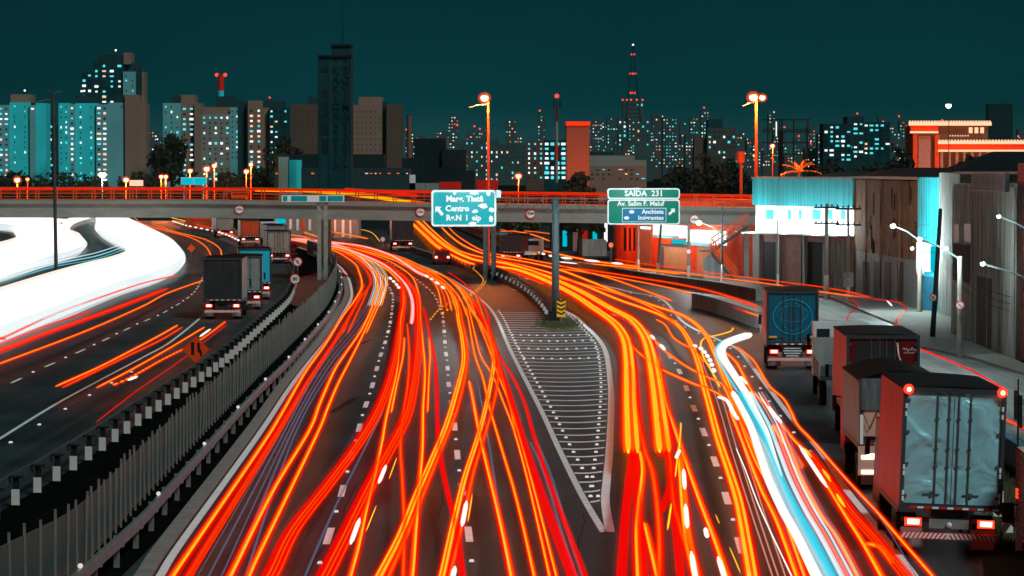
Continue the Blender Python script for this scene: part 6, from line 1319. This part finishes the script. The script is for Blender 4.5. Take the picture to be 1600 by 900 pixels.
trail(Rr_, [(960, 500), (985, 538), (1025, 572), (1075, 596), (1120, 614), (1140, 632), (1160, 665), (1190, 725), (1222, 800), (1262, 915)], .28, 'ry')
trail(Rr_, [(1025, 499), (1040, 508), (1050, 525), (1062, 535), (1085, 548), (1100, 566)], .24, 'ry')
trail(Rr_, [(1010, 515), (1030, 540), (1050, 557), (1075, 574), (1100, 587), (1128, 600), (1146, 618)], .24, 'ry')
trail(Rr_, [(1146, 512), (1141, 518), (1120, 524), (1102, 528), (1095, 538), (1100, 560), (1112, 580), (1125, 605)], .2, 'y')
trail('dashes', [(1084, 540), (1096, 545), (1103, 553), (1109, 562), (1113, 572), (1117, 584)], .3, 'w', .9, (1.6, 1.4))
trail('dashes', [(1016, 524), (1034, 541), (1048, 560)], .3, 'w', .9, (3, 3))
for dx in (0, 9, 20): trail('fine', [(1095 + dx, 560), (1120 + dx, 625), (1142 + dx, 700), (1173 + dx, 798), (1212 + dx, 915)], .06, 'p', .8)
trail('fine', [(1180, 480), (1186, 500), (1189, 520)], .08, 'p', .9)
trail('fine', [(1105, 560), (1150, 640), (1178, 700), (1205, 770), (1240, 860), (1262, 915)], .07, 'f', .8)
B_ = 'bus'
bus = [(1172, 523), (1152, 529), (1132, 536), (1122, 546), (1124, 560), (1138, 582), (1158, 612), (1175, 642), (1188, 668), (1201, 705), (1217, 749), (1240, 797), (1263, 837), (1302, 915)]
lo_ = [p_ for p_ in bus if p_[1] > 600]
trail(B_, lo_, .40, 'c', 1.15)
trail(B_, [(x - 13 - (y - 600) * .02, y) for x, y in lo_], .23, 'w', 1.15); trail(B_, [(x + 14 + (y - 600) * .022, y) for x, y in lo_], .14, 'cw', 1.15)
trail(B_, [(1172, 523), (1152, 529), (1134, 537), (1127, 547), (1131, 561), (1146, 584), (1164, 612), (1179, 640), (1196, 672), (1208, 705), (1222, 745)], .44, 'w', 1.2, taper=.92)
trail(B_, [(1166, 520), (1146, 527), (1126, 535), (1118, 548), (1122, 562), (1136, 586), (1154, 614)], .14, 'c', 1.1)
trail(B_, [(x + 21 + (y - 600) * .03, y) for x, y in lo_], .09, 'p', 1.1); trail(B_, [(x + 26 + (y - 600) * .036, y) for x, y in lo_], .07, 'cw', 1.1); trail(B_, [(x + 31 + (y - 600) * .044, y) for x, y in lo_], .08, 'p', 1.1); trail(B_, [(x + 36 + (y - 600) * .05, y) for x, y in lo_], .06, 'f', 1.1)
X_ = 'outer'
trail(X_, [(1134, 551), (1150, 566), (1162, 587), (1176, 613), (1196, 631), (1218, 659), (1240, 687), (1257, 706), (1292, 758), (1325, 812), (1350, 852), (1385, 915)], .40, 'ry')
trail('short', [(1200, 635), (1221, 661)], .34, 'w', 1.1); trail('short', [(1249, 696), (1292, 761)], .3, 'w', 1.1); trail('short', [(1157, 588), (1167, 600)], .3, 'w', 1.1); trail('short', [(1122, 620), (1136, 626), (1146, 645), (1153, 655)], .4, 'w', 1.0)
trail(X_, [(1151, 542), (1165, 552), (1177, 563), (1188, 580), (1203, 604), (1224, 623), (1236, 643), (1246, 664), (1266, 685), (1290, 712), (1325, 752), (1370, 800), (1402, 837), (1470, 915)], .24, 'ry')
trail(X_, [(1262, 705), (1295, 750), (1330, 800), (1375, 850), (1428, 915)], .55, 'rr')
trail(X_, [(1210, 665), (1232, 700), (1252, 731)], .62, 'o')
trail(X_, [(1225, 690), (1252, 748), (1279, 800), (1312, 845), (1348, 915)], .42, 'ry')
trail(X_, [(1215, 690), (1240, 752), (1268, 811), (1300, 862), (1330, 915)], .36, 'rr')
trail(X_, [(1140, 640), (1160, 690), (1189, 764), (1215, 818), (1250, 915)], .34, 'ry')
trail(X_, [(1130, 600), (1152, 645), (1182, 720), (1208, 765), (1234, 812), (1278, 915)], .40, 'o')
trail(X_, [(1395, 880), (1375, 855), (1350, 850)][::-1], .3, 'o')
trail('short', [(1150, 700), (1165, 735), (1190, 800), (1244, 915)], .08, 'w', 1.1)
trail('fine', [(1300, 725), (1345, 775), (1380, 815), (1440, 915)], .05, 'f', .9)
trail('blink', [(1255, 700), (1290, 740), (1315, 785), (1350, 830)], .26, 'y', .9, (3, 3))
S_ = 'street'
trail(S_, [(1000, 419), (1055, 425), (1124, 434), (1220, 446), (1275, 455), (1337, 463)], .26, 'ry'); trail(S_, [(960, 405), (1000, 411), (1055, 419), (1124, 428), (1220, 440), (1300, 451), (1360, 464)], .22, 'ro')
trail(S_, [(1436, 545), (1480, 562), (1530, 585), (1575, 612)], .16, 'r'); trail(S_, [(1560, 650), (1585, 662), (1620, 680)], .2, 'ro'); trail(S_, [(1556, 678), (1585, 695), (1620, 715)], .3, 'o')
trail('fine', [(1322, 510), (1326, 492), (1340, 480), (1336, 472), (1325, 468)], .10, 'r'); trail('fine', [(1400, 512), (1402, 498), (1415, 485), (1408, 474), (1390, 470), (1330, 462)], .12, 'r'); trail('short', [(1386, 470), (1394, 478)], .3, 'w', .9)
trail(Rr_, [(781, 362), (821, 361), (863, 366), (885, 373), (912, 376)], .3, 'ry'); trail(Rr_, [(781, 359), (821, 364), (845, 371), (863, 377), (900, 378)], .3, 'yy')
trail(Rr_, [(835, 389), (863, 395), (895, 402), (940, 410), (1000, 417)], .45, 'yy'); trail('dashes', [(838, 393), (862, 400), (900, 405), (950, 410), (985, 414)], .5, 'w', .9, (3, 3))
trail(Rr_, [(895, 410), (940, 414), (1000, 420), (1060, 428)], .4, 'yy'); trail('short', [(874, 409), (902, 412)], .45, 'w', .9)
U_ = 'under'
trail(U_, [(427, 345), (470, 347), (520, 349), (553, 352)], .35, 'ry'); trail(U_, [(437, 358), (470, 362), (497, 370), (515, 376)], .35, 'yy'); trail(U_, [(450, 350), (500, 357), (545, 362)], .4, 'ro')
trail(U_, [(555, 357), (580, 363), (594, 378)], .2, 'y'); trail(U_, [(436, 366), (470, 369), (500, 378)], .4, 'o'); trail(U_, [(510, 344), (550, 350), (556, 352)], .3, 'y')
trail('dashes', [(270, 345), (290, 352), (320, 358), (352, 366), (378, 378)], .5, 'w', .8, (4, 5))
trail(U_, [(255, 337), (300, 341), (335, 343)], .5, 'yy'); trail(U_, [(300, 349), (325, 355), (345, 362), (372, 370)], .3, 'ro'); trail(U_, [(405, 347), (425, 350), (445, 353)], .4, 'ry'); trail(U_, [(512, 350), (530, 352), (556, 356)], .5, 'yy'); trail(U_, [(512, 362), (540, 366), (575, 373)], .5, 'o')
for px_, py_ in ((330, 356), (410, 372), (540, 372), (620, 380)): v = W(px_, py_); lamp((v.x, v.y - 3, 3.2), 500, SOD, .3)  # sodium coloured fill lights added under the bridge
trail(U_, [(260, 338), (290, 345), (330, 348)], .4, 'y')
K_ = 'left'
trail(K_, [(207, 338), (225, 350), (262, 361), (300, 372), (322, 386), (330, 401)], .28, 'ry'); trail(K_, [(240, 350), (270, 361), (320, 374), (343, 388), (346, 403)], .28, 'ry')
trail(K_, [(278, 430), (225, 442), (150, 467), (80, 493), (0, 530), (-40, 545)], .26, 'ro')
trail(K_, [(336, 432), (262, 458), (220, 480), (125, 521), (0, 568), (-40, 582)], .26, 'ry')
trail(K_, [(262, 451), (175, 484), (75, 520), (0, 548), (-40, 562)], .55, 'rr'); trail(K_, [(144, 486), (75, 508), (0, 538), (-40, 552)], .22, 'r')
trail(K_, [(278, 508), (250, 524), (205, 548), (150, 576), (87, 604)], .26, 'ry'); trail(K_, [(285, 511), (250, 532), (200, 556), (97, 606)], .2, 'ro')
trail(K_, [(320, 511), (290, 529), (260, 547), (205, 578), (151, 606)], .22, 'ry')
trail(K_, [(352, 503), (310, 533), (250, 564), (200, 592), (165, 606)], .26, 'ry', .8, (1.0, .5)); trail('short', [(329, 514), (312, 526)], .3, 'w', 1); trail('short', [(215, 588), (200, 594)], .3, 'w', 1)
trail(K_, [(355, 507), (330, 526), (287, 560), (212, 612), (150, 660)], .07, 'r')
trail(K_, [(0, 528), (8, 530)], .3, 'ro')
# headlamp river: each strand between an inner and an outer boundary
out_ = [(150, 334), (175, 334), (200, 345), (245, 368), (272, 386), (280, 402), (272, 418), (235, 435), (170, 455), (85, 488), (0, 520), (-60, 542)]
inn_ = [(158, 336), (160, 345), (158, 362), (175, 374), (196, 382), (206, 392), (200, 402), (175, 412), (140, 421), (85, 437), (0, 466), (-60, 486)]
def between(A, B, t): return [(a[0] + (b[0] - a[0]) * t, a[1] + (b[1] - a[1]) * t) for a, b in zip(A, B)]
random.seed(11)
for i in range(19): trail('head', between(out_, inn_, min(1, max(0, i / 18 + random.uniform(-.02, .02)))), random.choice((.6, .8, 1.0, 1.15)), 'h', .75, n=6)
for q_ in (.16, .3, .44, .58, .72, .86): trail('head', between(out_, inn_, q_), 2.6, 'w', .7, n=6)
out2 = [(20, 342), (60, 342), (92, 352), (100, 366), (118, 372), (131, 378), (128, 388), (108, 397), (70, 407), (0, 428), (-60, 445)]
inn2 = [(-60, 352), (0, 355), (24, 358), (32, 366), (34, 372), (30, 378), (22, 382), (12, 386), (0, 390), (-30, 402), (-60, 410)]
for i in range(19): trail('head', between(out2, inn2, min(1, max(0, i / 18 + random.uniform(-.02, .02)))), random.choice((.6, .8, 1.0, 1.15)), 'h', .75, n=6)
for q_ in (.16, .3, .44, .58, .72, .86): trail('head', between(out2, inn2, q_), 3.0, 'w', .7, n=6)
trail('head', [(-10, 345), (60, 342), (110, 345), (145, 336), (150, 334)], 1.0, 'w', .9); trail('head', [(95, 372), (105, 350), (130, 338), (147, 336)], 1.6, 'w', .9)
trail('headthin', [(200, 378), (150, 395), (90, 408), (0, 432), (-40, 442)], .14, 'cw', .8); trail('headthin', [(200, 383), (150, 400), (80, 414), (0, 437), (-40, 447)], .12, 'cw', .8); trail('headthin', [(202, 386), (152, 404), (80, 418), (0, 441), (-40, 451)], .10, 'c', .8)
# traffic on the overpass deck
for k, (dy, y0, wd_) in enumerate(((0, 3.0, .3), (0, 6.2, .35))):
    pts = [Vector((bx(p_), BD + y0, zb(p_) + 1.55 + 1.0)) for p_ in (-150, 0, 200, 400, 560, 700, 900, 1100, 1185)]
    mb = MB(pts[4]); mb.tube(pts, wd_ * .3, 6); o = link_mesh('light_trail', mb, E['deep' if k else 'red']); o.location = pts[4]; tag(o, '%s red light trail running the length of the overpass deck' % ('front', 'rear')[k], 'light trail', 'light trails on the overpass')
for k, pl in enumerate(([(380, 295), (480, 297), (560, 302), (620, 312), (660, 317)], [(400, 297), (500, 300), (580, 308), (640, 316)], [(540, 296), (600, 300), (650, 306)])):
    pts = [P(x, y, 292 + 40 * max(0, 1 - i / (len(pl) - 1))) for i, (x, y) in enumerate(pl)]; off = pts[2].copy(); mb = MB(off); mb.tube([Vector(p_) for p_ in spline([tuple(p_) for p_ in pts], 6)], .16, 6)
    o = link_mesh('light_trail', mb, E[('orange', 'yellow', 'red')[k]]); o.location = off; tag(o, ('orange', 'yellow', 'upper red')[k] + ' light trail slanting down onto the overpass from behind', 'light trail', 'light trails on the overpass')
RN = {'main': ('on the main carriageway', 'light trails on the main carriageway'), 'right': ('on the right roadway', 'light trails on the right roadway'), 'outer': ('beside the right solid line', 'light trails beside the right solid line'), 'left': ('on the opposite carriageway', 'red light trails on the opposite carriageway'), 'head': ('in the white headlamp glare', 'white headlamp trails at left'), 'headthin': ('below the white headlamp glare', 'thin headlamp trails'), 'short': ('lying over longer trails', 'short bright light streaks'), 'dashes': ('of broken blobs over longer trails', 'broken light trails'), 'blink': ('of blinking indicator dashes', 'blinking indicator trails'), 'faint': ('glimmering low over the asphalt', 'faint light trails'), 'fine': ('drawn hair thin beside the cyan trail', 'hair thin light trails'), 'bus': ('in the bright cyan and white bus streak', 'bus light trails'), 'street': ('on the side street', 'light trails on the side street'), 'under': ('under the overpass', 'light trails under the overpass')}
SC = {'r': 'deep red', 'ro': 'red and orange', 'ry': 'red edged yellow', 'yy': 'double cored yellow orange', 'rr': 'wide red', 'w': 'white', 'h': 'glaring white', 'wr': 'white hot red edged', 'c': 'cyan', 'cw': 'pale cyan', 'f': 'faint blue grey', 'fr': 'faint red', 'y': 'yellow', 'p': 'pink', 'o': 'amber orange'}
for reg in RN:
    its = sorted([r_ for r_ in TR if r_[0] == reg], key=lambda r_: max(r_[1], key=lambda p_: p_[1])[0] if reg in ('main', 'right', 'outer', 'bus', 'faint', 'fine') else r_[1][len(r_[1]) // 2][0])
    for i, (rg, px_, stl, o, lb) in enumerate(its):
        if reg == 'head': tag(o, 'white headlamp trail melting into the broad white glare at left', 'light trail', RN[reg][1]); continue
        tag(o, '%s light trail %s from left %s' % (SC[stl], ORD[i], RN[reg][0]), 'light trail', RN[reg][1])

if True:
    hz_ = MB(); hz_.box((0, 2950, 249), (5200, 6100, 500))
    me = bpy.data.meshes.new('haze'); me.from_pydata([tuple(v) for v in hz_.v], [], hz_.f); o = bpy.data.objects.new('haze', me); COL.objects.link(o)
    hm_ = bpy.data.materials.new('haze'); hm_.use_nodes = True; t_ = hm_.node_tree; t_.nodes.clear(); vo = t_.nodes.new('ShaderNodeVolumePrincipled'); oo = t_.nodes.new('ShaderNodeOutputMaterial')
    vo.inputs['Color'].default_value = (0.16, 0.72, 0.76, 1); vo.inputs['Density'].default_value = 0.000018; t_.links.new(vo.outputs[0], oo.inputs['Volume']); me.materials.append(hm_); o['kind'] = 'stuff'; o['label'] = 'thin teal night haze over the city'; o['category'] = 'haze'
